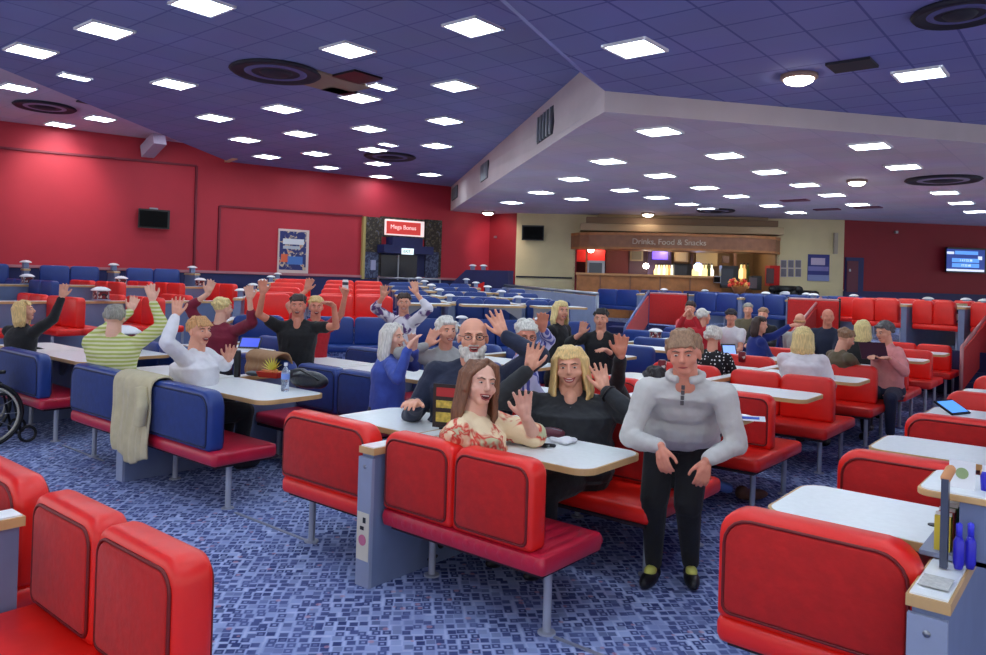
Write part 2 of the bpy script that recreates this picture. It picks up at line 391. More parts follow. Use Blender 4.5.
# bulkhead faces
BL0 = atz(450, 210, ZL); BL1 = atz(605, 112, ZL); bdir = (BL0 - BL1); bdir.z = 0; bdir.normalize()
C1b = V((C1.x, C1.y, ZL)); A1b = C1b + (V((A1.x, A1.y, ZL)) - C1b)
FWb = V((FARW.x, FARW.y, ZL)) + bdir * 1.2; FWt = V((FWb.x, FWb.y, ZB))
g = G(); o = V((0.0, 0.0, .02))
g.add([FWb, A1b, C1b, C1 + o, A1 + o, FWt], [(0, 1, 2, 3, 4, 5)])
RFb = V((RF.x, RF.y, ZL))
g.add([C1b, RFb, RF + o, C1 + o], [(0, 1, 2, 3)])
struct('trim_3', g, M_fascia)
# lower lilac ceiling
g = G(); pts = [FWb, A1b, C1b, RFb, RFb + V((0, 16, 0)), V((-6, 30, ZL)), V((-15.6, 20.5, ZL)), V((-17.2, 17.5, ZL))]
pts = [V((p.x, p.y, ZL)) for p in pts]
n = len(pts); g.add(pts + [p + V((0, 0, .08)) for p in pts], [tuple(range(n)), tuple(range(n, 2 * n))[::-1]])
struct('ceiling.002', g, M_ceil_lilac)
# raised lilac ceiling on the far left
g = G(); pts = [LBn, LB0, LB1 + ldir * .4, V((-17.6, 11.4, 0)), V((-18.2, 11.2, 0)), WL0 - WLn.s * 2 - WLn.n * .3, V((-22, -1, 0))]
g.add([V((p.x, p.y, ZLIL)) for p in pts], [tuple(range(7))]); struct('ceiling.003', g, M_ceil_lilac)
g = G(); q = LB1 + ldir * .1
a = WLn.hit(231, 158, .35); g.box((a.x, a.y, 4.66), (.12, .7, .36), WLn.R); struct('trim_4', g, M_beige)
# sloping boxed beam at the head of the red wall
g = G(); a = WLn.hit(160, 128, .9); b = WLn.hit(147, 152, .12)
a = V((a.x, a.y, ZLIL - .1)); g.caps(a, b, .2, .2, n=4, flat=True); struct('trim_5', g, mat('lilac_paint', rgb(170, 156, 176), .8))
# louvred grilles on the bulkhead
WF = Wall(V((C1.x, C1.y, 0)), V((FWb.x, FWb.y, 0)))
for i, (x0, y0, x1, y1) in enumerate(((539, 112, 554, 139), (482, 163, 489, 180), (453, 187, 458, 199))):
    c, wd, h, zc = WF.rect(x0, y0, x1, y1); t = thing('bulkhead_vent', '%s louvred grey vent grille along the sloping white bulkhead' % ('largest near', 'middle', 'smallest farthest')[i], 'vent', (c.x, c.y, zc - h / 2), 0, 'bulkhead vents')
    fr = G(); fr.box((0, 0, h / 2), (wd, .05, h), WF.R); obj('frame', fr, M_dark, t)
    sl = G()
    for k in range(5): sl.box(WF.R @ V(((-.4 + .2 * k) * wd, -.04, h / 2)), (wd * .06, .03, h * .94), WF.R)
    obj('louvre', sl, M_steel, t)

# ================================================================== CEILING LIGHTS
pan_fr = G()
for sx, sy, dx, dy in ((0, 1, 1, .06), (0, -1, 1, .06), (1, 0, .06, 1), (-1, 0, .06, 1)): pan_fr.box((sx * .47, sy * .47, 0), (dx, dy, .03))
pan_df = G().box((0, 0, .005), (.9, .9, .016))
LM = {}
def panel(p, sz, label, group, sy=None):
    t = thing('ceiling_light_panel', label, 'ceiling light', (p.x, p.y, p.z - .012), 0, group); sy = sy or sz
    if 'f' not in LM: LM['f'] = pan_fr.mesh('light_frame', M_white); LM['d'] = pan_df.mesh('light_diffuser', M_diff)
    a = link('frame', LM['f'], t); b = link('diffuser', LM['d'], t)
    for q in (a, b): q.scale = (sz, sy, 1)
    return t
rowsB = [[(202, 4), (105, 29), (31, 50)], [(473, 26), (348, 49), (174, 83)], [(455, 85), (360, 97), (282, 108), (215, 117)], [(445, 120), (369, 128), (300, 133), (245, 139)], [(437, 145), (373, 149), (316, 153), (267, 156)], [(378, 163), (327, 167)], [(430, 174), (381, 176)]]
for i, r in enumerate(rowsB):
    for j, (x, y) in enumerate(r):
        panel(atz(x, y, ZB), .50, 'square blue-ceiling light, %s from right in the %s row back' % (ORD[j], ORD[i]), 'lights of the blue ceiling')
panel(atz(635, 47, ZR), .48, 'square ceiling light just in front of the white bulkhead corner', 'lights of the blue ceiling')
panel(atz(920, 73, ZR), .48, 'plain square ceiling light right of the round lamp', 'lights of the blue ceiling', .42)
for i, (x, y) in enumerate([(75, 76), (382, 86), (388, 144), ]):
    panel(atz(x, y, ZB), .22, 'small bright ceiling light fitting, %s' % ('alone near the left edge of the blue ceiling', 'beside the open ceiling hatch', 'among the far middle rows of the blue ceiling')[i], 'small lights of the blue ceiling', .42)
for i, (x, y) in enumerate([(143, 111), (18, 87), (100, 118), (180, 131), (60, 124)]):
    panel(atz(x, y, ZLIL), .5, 'ceiling light on the lilac ceiling above the red wall, %s from left' % ORD[(3, 0, 2, 4, 1)[i]], 'lights above the left red wall')
XL = {-2.72: ('rightmost', [11.57, 13.74, 15.6, 17.6, 19.7, 21.9]), -4.74: ('second from right', [9.15, 11.35, 13.3, 15.25, 17.1, 19.2]), -6.6: ('third from right', [10.95, 12.84, 14.82, 16.5, 18.7, 20.6]), -8.3: ('fourth from right', [12.5, 14.48, 16.0, 17.6, 18.9]), -10.2: ('fifth from right', [14.03, 15.5]), -12.2: ('sixth from right', [15.5])}
for X, (nm, ys) in XL.items():
    for j, y in enumerate(ys):
        panel(V((X, y, ZL)), .5, 'square light in the lower ceiling, %s file, %s from front' % (nm, ORD[j]), 'lights of the lower ceiling')
# unseen panels added over and behind the camera as fill, continuing the same grid
for i, (x, y, z) in enumerate(((-4.3, 3.4, ZB), (-4.3, 1.5, ZB), (-6.0, 1.8, ZB), (-2.9, 4.3, ZR), (-2.3, 2.4, ZR), (-1.2, 4.3, ZR), (-.5, 2.4, ZR), (-2.6, .4, ZR), (-.7, .4, ZR), (.9, 1.4, ZR), (-2.4, -1.5, ZR), (.2, -1.5, ZR))):
    panel(V((x, y, z)), .50, 'added unseen fill light panel above the picture, %s counted from the left' % ORD[i], 'added fill lights overhead')
# round lamps
def roundlamp(p, r, label, watts=30, warm=(1, .92, .8)):
    t = thing('round_ceiling_lamp', label, 'ceiling lamp', p)
    obj('rim', G().lathe((0, 0, 0), [(r * .8, 0), (r * 1.12, 0), (r * 1.15, -.04), (r * .95, -.05)], 24), mat('lamp_rim_tan', rgb(150, 120, 110), .5), t, True)
    obj('bowl', G().lathe((0, 0, 0), [(r * .95, -.04), (r * .8, -.08), (r * .45, -.105), (.01, -.11)], 24), M_warm, t, True)
for (x, y, z, r, l) in ((799, 75, ZR, .17, 'large round glowing ceiling lamp on the blue ceiling'), (857, 180, ZL, .16, 'round glowing lamp in the lower lilac ceiling beside a halo ring'), (648, 213, ZL, .17, 'round warm lamp in the lower ceiling above the bar'), (488, 211.5, ZL, .17, 'round warm lamp at the far left end of the lower ceiling')):
    roundlamp(atz(x, y, z), r, l)
# round diffuser vents, black hatch
def rvent(p, r, label, m):
    t = thing('round_air_vent', label, 'vent', p, 0)
    obj('ring', G().lathe((0, 0, 0), [(r * .96, 0), (r, -.02), (r * .93, -.05), (r * .86, -.03)], 32), M_dark, t, True)
    obj('cone', G().lathe((0, 0, 0), [(r * .84, -.01), (r * .55, -.045), (r * .5, -.02)], 32), m, t, True)
    obj('hub', G().lathe((0, 0, 0), [(r * .45, 0), (r * .28, -.06), (.01, -.07)], 24), M_dark, t, True)
mv1 = mat('vent_blue', rgb(92, 94, 146), .7); mv2 = mat('vent_lilac', rgb(150, 142, 176), .7)
rvent(atz(960, 11, ZR), .36, 'large round concentric air vent at the top right corner', mv1)
rvent(atz(276, 71, ZB), .62, 'large round concentric air vent on the left blue ceiling', mv1)
rvent(atz(390, 156, ZB), .6, 'round air vent far back on the blue ceiling', mv1)
rvent(atz(943, 179, ZL), .62, 'round air vent in the lower lilac ceiling at right', mv2)
rvent(atz(716, 210, ZL), .5, 'small round air vent in the lower ceiling above the bar', mv2)
rvent(atz(45, 106, ZLIL), .55, 'round air vent on the raised lilac ceiling at left', mv2)
def hatch(x, y, z, sx, sy, label, m=M_black):
    p = atz(x, y, z); solid('ceiling_hatch', label, 'vent', G().box((p.x, p.y, z - .012), (sx, sy, .03)), m)
hatch(357, 76, ZB, .5, .5, 'black open ceiling hatch beside the tan panel')
hatch(340, 90, ZB, .3, .5, 'dark slot vent in front of the tan ceiling panel')
hatch(329, 82, ZB, .75, 1.0, 'tan stained ceiling panel between vent and black hatch', mat('tan_panel', rgb(150, 128, 110), .8))
hatch(852, 64, ZR, .42, .36, 'dark square air vent between round lamp and light panel', M_dark)
hatch(93, 101, ZLIL, .5, .4, 'dark square vent on the raised lilac ceiling', M_dark)
for i, (x, y) in enumerate(((827, 213), (868, 211), (795, 204))): hatch(x, y - 4, ZL, .6, .3, 'maroon slot vent in the far lower ceiling, %s' % ('middle', 'rightmost', 'leftmost')[i], mat('maroon_slot', rgb(120, 70, 90), .8))
# downlight washing the red wall
def spot(x, y, z, energy, name, tgt, size=70, col=(1, .86, .8), blend=.8):
    p = atz(x, y, z) - V((0, 0, .05)); l = bpy.data.lights.new(name, 'SPOT'); l.energy = energy; l.spot_size = math.radians(size); l.spot_blend = blend; l.color = col; l.shadow_soft_size = .08
    o = bpy.data.objects.new(name, l); COL.objects.link(o); o.location = p; o.rotation_euler = (tgt - p).to_track_quat('-Z', 'Y').to_euler()
spot(62, 116, ZLIL, 110, 'wall_washer', WLn.hit(55, 190, 0), 75)
spot(488, 209, ZL, 60, 'corner_downlight', WLc.hit(500, 250, 0), 80)
for i in range(3):
    p = (oa + (ob - oa) * (.12 + .36 * i) + bn * 1.0); l = bpy.data.lights.new('bar_downlight', 'POINT'); l.energy = 12; l.color = (1, .82, .6); l.shadow_soft_size = .1
    o = bpy.data.objects.new('bar_downlight', l); COL.objects.link(o); o.location = (p.x, p.y, OZ1 - .05)
# ================================================================== BENCHES, TABLES, PARTITIONS
BHT = .857; BT = .13
MC = {}
def cached(key, fn):
    if key not in MC: MC[key] = fn()
    return MC[key]
CM = {'red': (M_vred, M_vredp, M_vpipe), 'blue': (M_vblue, M_vbluep, M_bpipe)}
def m_back(w, col, lod, ends):
    def f():
        g = G(); pillow(g, w, BHT - .43, BT, .075 if ends else .11, .03, .03, off=(0, 0, .43), n=5 if lod else 3); return g.mesh('backrest', CM[col][0], True)
    return cached(('back', round(w, 3), col, lod, ends), f)
def m_panel(w, col, side, r):
    def f():
        g = G(); pillow(g, w - .07, BHT - .43 - .075, .022, r, .03, .01, off=(0, side * (BT / 2 - .002), .465), n=5); return g.mesh('velvet_panel', CM[col][1], True)
    return cached(('pan', round(w, 3), col, side), f)
def m_pipe(w, col, side, r):
    def f():
        g = G(); o = outline(w - .06, BHT - .43 - .065, r, .03, 5); g.tube([(x, side * (BT / 2 + .002), z + .46) for x, z in o], .0065, 6, closed=True); return g.mesh('piping', CM[col][2], True)
    return cached(('pipe', round(w, 3), col, side), f)
def m_seat(w, d, mname, m, ribs, lod):
    def f():
        g = G()
        if ribs:
            n = int(w / .07); xs = [-w / 2 + w * (k + .5) / n for k in range(n)]
            pillow(g, w, d, .09, .04, .03, .02, swap=lambda p: V((p[0], p[2], p[1])), off=(0, 0, .385))
            for x in xs:
                g.ell((x, d / 2, .425), [.034, d / 2 - .012, .013], None, 10, 8)
                g.ell((x, .010, .388), [.034, .014, .036], None, 10, 8); g.ell((x, d - .010, .388), [.034, .014, .036], None, 10, 8)
        else:
            pillow(g, w, d, .10, .045, .045, .028, swap=lambda p: V((p[0], p[2], p[1])), off=(0, 0, .385), n=4 if lod else 2)
        return g.mesh('seat', m, 'auto' if ribs else True)
    return cached(('seat', round(w, 3), d, mname, ribs, lod), f)
def m_leg(lod):
    def f():
        g = G(); g.lathe((0, 0, 0), [(.045, 0), (.045, .008), (.021, .012), (.021, .33)], 14 if lod else 8); return g.mesh('leg', M_leg, 'auto')
    return cached(('leg', lod), f)
def m_frame(w, dbl):
    def f():
        g = G(); y0, y1 = (-.5, .5) if dbl else (-.02, .5)
        g.box((0, (y0 + y1) / 2, .327), (w - .08, y1 - y0, .02)); return g.mesh('seat_board', M_under)
    return cached(('frame', round(w, 3), dbl), f)
NB = 0
def bench(label, group, loc, rz, width, n, col, single=False, seatm='same', ribs=False, lod=1, aisle=1, sd=.51, ins=None):
    """local x along the bench, aisle end at +x*aisle; single benches face local +y"""
    global NB; NB += 1
    t = thing('booth_bench', label, 'bench', loc, rz, group)
    ins = (.07 if aisle * math.cos(rz) > 0 else .0) if ins is None else ins
    pw = (width - ins) / n
    sm = {'same': CM[col][0], 'crimson': M_crim, 'navyred': M_crim}[seatm]
    for k in range(n):
        x = -(width - ins) / 2 + pw * (k + .5) - aisle * ins / 2
        b = link('backrest', m_back(pw - .008, col, lod, n == 2), t, (x, 0, 0))
        if lod >= 2:
            for s in (-1, 1):
                r = .06 if n == 2 else .10
                link('velvet_panel', m_panel(pw - .008, col, s, r), b); link('piping', m_pipe(pw - .008, col, s, r), b)
    sds = [1] if single else [1, -1]
    for s in sds:
        # seats reach slightly under the back so that they meet
        o = link('seat', m_seat(width, sd + .065, seatm + col, sm, ribs, lod), t, (0, -.065 if s == 1 else .065, 0), 0 if s == 1 else PI)
    if lod >= 1: link('seat_board', m_frame(width, not single), t)
    xe = aisle * (width / 2 - .10)
    for y in ((.12,) if single else (-.35, .35)): link('leg', m_leg(lod), t, (xe, y, 0))
    if lod >= 1:
        for y in ((.25,) if single else (-.3, .3)): link('leg', m_leg(lod), t, (-xe, y, 0))
    return t

def m_table(w, tip):
    def f(edge):
        r = .10; d = .60; z = .77
        pts = []   # x from -w/2 (partition) to w/2 (aisle tip)
        for cx, cy, a0 in ((w / 2 - r, d / 2 - r, 0), (w / 2 - r, -d / 2 + r, -PI / 2)):
            pts.append([(cx + r * math.cos(a0 + PI / 2 * k / 6), cy + r * math.sin(a0 + PI / 2 * k / 6)) for k in range(7)])
        o = pts[1] + pts[0] + [(-w / 2, d / 2), (-w / 2, -d / 2)]
        g = G()
        if edge: g.rings([[V((x, y, z - .034)) for x, y in o], [V((x * 1.0, y, z - .002)) for x, y in o]])
        else:
            o2 = [(x * (1 - .012 / (w / 2)), y * (1 - .010 / .3)) for x, y in o]; g.rings([[V((x, y, z - .010)) for x, y in o2], [V((x, y, z)) for x, y in o2]])
        return g.mesh('edge_band' if edge else 'table_top', M_edge if edge else M_lam)
    return cached(('tabt', round(w, 3)), lambda: f(False)), cached(('tabe', round(w, 3)), lambda: f(True))
def table(label, group, loc, rz, w):
    t = thing('cantilever_table', label, 'table', loc, rz, group)
    a, b = m_table(w, 0); link('edge_band', b, t); link('table_top', a, t)
    def br():
        g = G(); g.box((-w / 2 + .28, 0, .715), (.56, .05, .04)); g.add([(-w / 2, -.02, .5), (-w / 2, .02, .5), (-w / 2, .02, .7), (-w / 2, -.02, .7), (-w / 2 + .3, -.02, .7), (-w / 2 + .3, .02, .7)], [(0, 1, 2, 3), (3, 2, 5, 4), (0, 4, 5, 1), (0, 3, 4), (1, 5, 2)]); return g.mesh('bracket', M_steel)
    link('bracket', cached(('brk', round(w, 3)), br), t); return t
def spine(label, group, loc, rz, y0, y1, w=.11, h=.735, lod=1):
    """low partition running along local y"""
    t = thing('booth_partition', label, 'partition', loc, rz, group)
    L = y1 - y0; m = (y0 + y1) / 2
    g = G().box((0, m, h / 2), (w - .02, L - .02, h)); obj('body', g, M_spine, t)
    g = G().box((0, m, h + .012), (w + .012, L + .01, .036)); obj('edge_band', g, M_edge, t)
    g = G().box((0, m, h + .031), (w - .006, L - .008, .01)); obj('top', g, M_lam, t)
    if lod:
        g = G().box((0, y0, h / 2 - .01), (w, .022, h - .03)); e = obj('end_panel', g, M_spine_end, t)
        g = G().caps((.0, y0 - .008, .66), (.0, y0 - .016, .66), .011, flat=True); obj('lock', g, M_steel, e, True)
    return t

# domed bingo console --------------------------------------------------
M_print = pattern('console_print', 'cells', rgb(120, 14, 30), rgb(225, 215, 205), 26, .5, .62, rgb(30, 26, 40))
def console_meshes():
    g = G().box((0, 0, .012), (.30, .30, .024)); base = g.mesh('base', M_spine_end)
    g = G().box((0, 0, .115), (.23, .23, .19)); body = g.mesh('printed_panel', M_print)
    g = G().box((0, 0, .205), (.25, .25, .012))
    for sx in (-1, 1):
        for sy in (-1, 1): g.box((sx * .118, sy * .118, .112), (.02, .02, .19))
    post = g.mesh('post_frame', M_steel)
    g = G().lathe((0, 0, 0), [(.19, .21), (.205, .215), (.205, .228), (.185, .245), (.14, .275), (.08, .296), (.01, .303)], 22); dome = g.mesh('dome', M_white, True)
    return base, body, post, dome
def console(label, group, loc, rz=0, lod=1, s=1.):
    ms = cached('console', console_meshes); t = thing('domed_bingo_console', label, 'bingo console', loc, rz, group)
    for m in (ms if lod else (cached('cbody0', lambda: G().box((0, 0, .11), (.18, .18, .20)).mesh('body', M_spine)), ms[3])): o = link(m.name.split('.')[0], m, t); o.scale = (s, s, s)
    return t

SX = {'R': -.43, 'A': -3.165, 'B': -6.16, 'C': -9.19, 'D': -12.22, 'E': -15.25}
WL = {'R': .66, 'A': .80, 'B': 1.05, 'C': 1.05, 'D': 1.05, 'E': 1.05}
WR = {'R': 1.0, 'A': 1.10, 'B': 1.30, 'C': 1.20, 'D': 1.15, 'E': 1.15}
Z0 = {'R': 0, 'A': 0, 'B': 0, 'C': 0, 'D': .44, 'E': .62}
RN = {'R': 'right-edge row', 'A': 'floral-blouse row', 'B': 'white-cardigan row', 'C': 'wheelchair row', 'D': 'lower tier by red wall', 'E': 'upper tier by red wall'}
YK = [4.40 + 1.68 * k for k in range(9)]
KS = {('R', 'L'): range(0, 5), ('A', 'L'): range(0, 6), ('A', 'R'): range(0, 7), ('B', 'L'): range(0, 7), ('B', 'R'): range(0, 7), ('C', 'L'): range(0, 2), ('C', 'R'): range(0, 2), }
def color(row, side, k):
    if row in 'RA': return 'red'
    if row in 'BC': return 'blue'
    if row == 'D': return 'red'
    return 'red' if k >= 2 else 'blue'
def seat_x(row, side):
    s = SX[row]
    return (s - .06 - WL[row], s - .06) if side == 'L' else (s + .06, s + .06 + WR[row])
def skipz(x, y):
    p = V((x, y, 0)); return row_in_low(row) and p.dot(d2) > 10.6 and -2.6 < p.dot(e2) < 4.9
def row_in_low(r): return r in 'ABC'
for (row, side), ks in KS.items():
    x0, x1 = seat_x(row, side); w_ = x1 - x0; ai = -1 if side == 'L' else 1
    sd_ = 'left' if side == 'L' else 'right'
    ks = [k for k in ks if not skipz((x0 + x1) / 2, YK[k])]
    for k in ks:
        c = color(row, side, k); y = YK[k] + (.12 if row == 'B' and k == 0 else 0)
        n = 2 if w_ > .9 and not (row == 'B' and side == 'L') else 1
        lod = 2 if (k <= 1 and row in 'RAB') else (1 if k <= 3 else 0)
        bench('%s booth bench, %s side of the %s, %s from front' % (c, sd_, RN[row], ORD[k + 1]), '%s benches of the %s' % (c, RN[row]), ((x0 + x1) / 2, y, Z0[row]), 0, w_, n, c,
              seatm='crimson' if row in 'BCDE' else 'same', lod=lod, aisle=ai)
    # tables: between benches
    for k in ks:
        if k == 0:
            if row in 'RABC': yt, nm = 3.52, 'first'
            else: continue
        else: yt, nm = (YK[k - 1] + YK[k]) / 2, ORD[k]
        if k > 0 and (k - 1) not in ks: continue
        tw = w_ - .01; xc = (x0 + x1) / 2
        table('white beech-edged table, %s side of the %s, %s from front' % (sd_, RN[row], nm), 'white tables of the %s' % RN[row], (xc, yt, Z0[row]), 0 if side == 'R' else PI, tw)
for row, ys, sides in (('D', [3.35, 4.5, 5.65, 6.8], 'RL'), ('E', [3.0, 4.15, 5.3, 6.45, 7.6, 8.75], 'RL')):
    for side in sides:
        x0, x1 = seat_x(row, side)
        for k, y in enumerate(ys):
            if side == 'L' and row == 'E' and k > 4: continue
            if side == 'R' and row == 'D' and k > 2: continue
            c = 'red' if row == 'D' or k >= 3 else 'blue'
            bench('%s booth bench, %s side of the %s, %s from left' % (c, 'left' if side == 'L' else 'right', RN[row], ORD[k]), '%s benches of the %s' % (c, RN[row]), ((x0 + x1) / 2, y, Z0[row]), 0, x1 - x0, 2, c, lod=0, sd=.34)
# front single benches
bench('red front booth bench with crimson ribbed seat, under the woman in floral blouse', None, (SX['A'] + .06 + .55, 2.925, 0), 0, 1.10, 2, 'red', True, 'crimson', True, 2, 1, .47)
bench('narrow red booth bench with rounded back, left of the partition with the notice', None, (SX['A'] - .06 - .41, 2.925, 0), 0, .82, 1, 'red', True, 'same', False, 2, -1, .47)
bench('large red booth bench with rounded back at the lower right, beside the white-topped partition', None, (SX['R'] - .06 - .34, 2.90, 0), 0, .70, 1, 'red', True, 'same', False, 2, -1, .47)
bench('blue booth bench with crimson seat under the woman in white cardigan', None, (SX['B'] + .08 + .65, 2.93, 0), 0, 1.20, 1, 'blue', True, 'crimson', False, 2, 1, .47)
bench('blue booth bench left of the draped cream jacket, under the striped-sweater woman', None, (SX['B'] - .08 - .5, 2.93, 0), 0, 1.0, 1, 'blue', True, 'crimson', False, 2, -1, .47)
bench('blue booth bench with crimson seat beside the wheelchair, at the left edge', None, (SX['C'] + .08 + .6, 2.93, 0), 0, 1.2, 1, 'blue', True, 'crimson', False, 2, 1, .47)
# near-left block
bench('nearest red booth bench with two-part velvet back at the lower left corner', None, (-2.575, 1.19, 0), PI, 1.15, 2, 'red', True, 'same', False, 2, -1, .47)
bench('red booth bench at the left edge behind the nearest small table corner', None, (-3.72, 1.19, 0), PI, .84, 1, 'red', True, 'same', False, 2, 1, .47)
spine('short blue-grey partition with white top at the lower left edge of the picture', None, (-3.21, 0, 0), 0, -1.0, 1.10)
table('white table corner at the lower left edge beside the nearest red bench', None, (-3.69, .66, 0), PI, .84)
# partitions
spR = spine('blue-grey partition with white top and beech edge at the lower right corner', None, (SX['R'], 0, 0), 0, 2.67, 10.2)
spA = spine('blue-grey partition with a paper notice on its end, in the middle foreground', None, (SX['A'], 0, 0), 0, 2.80, 14.8)
spB = spine('blue-grey partition end under the draped cream jacket', None, (SX['B'], 0, 0), 0, 2.84, 15.0)
spC = spine('blue-grey partition beside the black-coated woman at the left', None, (SX['C'], 0, 0), 0, 2.84, 6.6)
spine('blue-grey partition on the first raised level below the red wall', None, (SX['D'], 0, .44), 0, 3.1, 7.2, lod=0)
spine('blue-grey partition on the second raised level below the red wall', None, (SX['E'], 0, .62), 0, 2.8, 9.4, lod=0)
# notice on the end of the middle partition
nt_ = thing('paper_notice', 'pale paper notice with small symbols stuck low on the middle partition end', 'notice', (SX['A'], 2.786, .16))
obj('paper', G().box((0, 0, .12), (.095, .003, .26)), mat('notice_paper', rgb(214, 208, 190), .7), nt_)
obj('symbol', G().box((.012, -.003, .21), (.022, .002, .03)).box((-.005, -.003, .165), (.03, .002, .02)), M_black, nt_)
obj('round_symbol', G().rings([[V((.03 * math.cos(2 * PI * k / 16), y, .10 + .03 * math.sin(2 * PI * k / 16))) for k in range(16)] for y in (-.004, -.002)]), mat('notice_pink', rgb(200, 110, 140), .6), nt_)

# --- fan-shaped block of booths behind (turned 50 degrees)
rzf = math.atan2(e2.y, e2.x)
def fz(t): k = int((t - 11.35) / 1.6 + .001); return .45 + .075 * min(5, k) if k else .22
FCOLS = [(-1.75, -.92, 'red', 1, 'narrow red', 'right of the red block at left'), (-.60, .78, 'red', 2, 'red', 'wide red block below the entrance'), (.84, 1.62, 'blue', 1, 'narrow blue', 'left of the white dome line'), (1.80, 2.85, 'blue', 2, 'blue', 'right of the white dome line'), (3.06, 3.95, 'blue', 2, 'blue', 'next to the long grey barrier')]
FCOLS = [(a, b, c, n, l, r) for a, b, c, n, l, r in FCOLS]
ncol = ['column left of the entrance block', 'column below the entrance', 'column left of the dome line', 'column right of the dome line', 'column near the grey barrier']
for ci, (a, b, c, n, l, r) in enumerate(FCOLS):
    for k in range((7, 7, 6, 6, 5)[ci]):
        t0 = 11.98 + 1.2 * k; z = fz(t0); cc = c if k else 'blue'
        p = Q((a + b) / 2, t0)
        bench('%s raised booth bench, %s, %s back' % (cc, ncol[ci], ORD[k]), '%s raised booth benches' % cc, (p.x, p.y, z), rzf, b - a, n, cc, seatm='same', lod=0, sd=.36)
        if k and ci > 1:
            p = Q((a + b) / 2, t0 - .6)
            table('white raised table, %s, %s back' % (ncol[ci], ORD[k - 1]), 'white tables on the raised floor', (p.x, p.y, z), rzf + (PI if ci in (0, 1, 3) else 0), b - a)
for i, (q, l) in enumerate(((-1.84, 'left of the raised red block'), (1.71, 'under the central line of domes'), (2.96, 'near the grey barrier'))):
    for k in range(6):
        t0 = 11.4 + 1.6 * k; z = fz(t0); p = Q(q, t0)
        spine('grey partition piece %s, %s from front' % (l, ORD[k]), 'partitions on the raised floor', (p.x, p.y, z), rzf, 0, 1.58, .13, lod=0)
        p = Q(q, t0 + .35)
        console('white-domed console %s, %s from front' % (l, ORD[k]), 'domed consoles on the raised floor', (p.x, p.y, z + .78), rzf, 0, .48)
# consoles elsewhere
def con(row, k, s=.8, lod=1, extra=''):
    y = 3.35 if k == 0 else (YK[k - 1] + YK[k]) / 2
    console('white-domed console on the partition of the %s, %s from front' % (RN[row], ORD[k]), 'domed consoles', (SX[row], y, Z0[row] + .78), 0, lod, s)
for r, k, s in (('C', 1, .85), ('D', 1, .7), ('E', 1, .6), ('E', 2, .6), ('E', 3, .6), ('B', 4, .6), ('B', 5, .6)):
    con(r, k, s)
console('white-domed console with dark red printed panels between black-coated and striped-sweater women', None, (-8.75, 4.0, .77), .4, 1, 1.0)
table('white table carrying the printed domed console', None, (-8.6, 4.0, 0), 0, .9)
# back raised blue rows at the far left wall
def wallx(y): return -18.57 + .279 * (y - 5.85)
for k in range(4):
    y = 3.6 + 1.6 * k; x = wallx(y) + 1.0
    bench('blue booth bench close under the left red wall, %s from left' % ORD[k], 'blue benches under the left wall', (x, y, .9), WLn.rz(), 1.2, 2, 'blue', lod=0, sd=.38)
    y += .8; x = wallx(y) + .95
    spine('grey partition piece under the left red wall, %s from left' % ORD[k], 'partitions under the left wall', (x, y, .9), WLn.rz(), -.5, .5, .11, lod=0)
    console('white-domed console under the left red wall, %s from left' % ORD[k], 'domed consoles under the left wall', (x, y, 1.68), 0, 0, .55)

# --- raised right-hand platform: rows of backs along its edge
rzp = math.atan2(PEs.y, PEs.x)
def PP(s, o): return PE0 + PEs * s + PEn * o
Lp = (PE1 - PE0).length
def s_of(px, o=.35):
    # distance along the platform edge of the back plane seen at this pixel column
    W_ = Wall(PP(0, o), PP(1, o)); h = W_.hit(px, 300); return (h - PP(0, o)).dot(PEs)
segs = [(598, 641, 'blue'), (697, 742, 'blue'), (744, 790, 'blue'), (852, 905, 'red'), (912, 962, 'red'), (970, 1030, 'red')]
for i, (x0, x1, c) in enumerate(segs):
    a, b = s_of(x0), s_of(x1)
    for r_ in range(3):
        p = PP((a + b) / 2, .35 + 1.65 * r_)
        bench('%s bench on the right platform, %s group from left, %s row back' % (c, ORD[i], ORD[r_]), '%s benches on the right platform' % c, (p.x, p.y, ZP), rzp, b - a - .04, 2, c, single=(r_ == 0), lod=0, sd=.42)
        if r_:
            p = PP((a + b) / 2, .35 + 1.65 * r_ - .82)
            table('white table on the right platform, %s group from left, %s row back' % (ORD[i], ORD[r_ - 1]), 'tables on the right platform', (p.x, p.y, ZP), rzp, b - a)
            p = PP(b + .05, .35 + 1.65 * r_ - .85)
            console('white-domed console, right platform, %s group from left, %s row back' % (ORD[i], ORD[r_ - 1]), 'domed consoles on the right platform', (p.x, p.y, ZP + .77), rzp, 0, .5)
    p = PP(b + .06, .3)
    spine('grey partition on the raised right platform, %s from left' % ORD[i], 'partitions on the right platform', (p.x, p.y, ZP), rzp, -.12, 4.0, .12, lod=0)
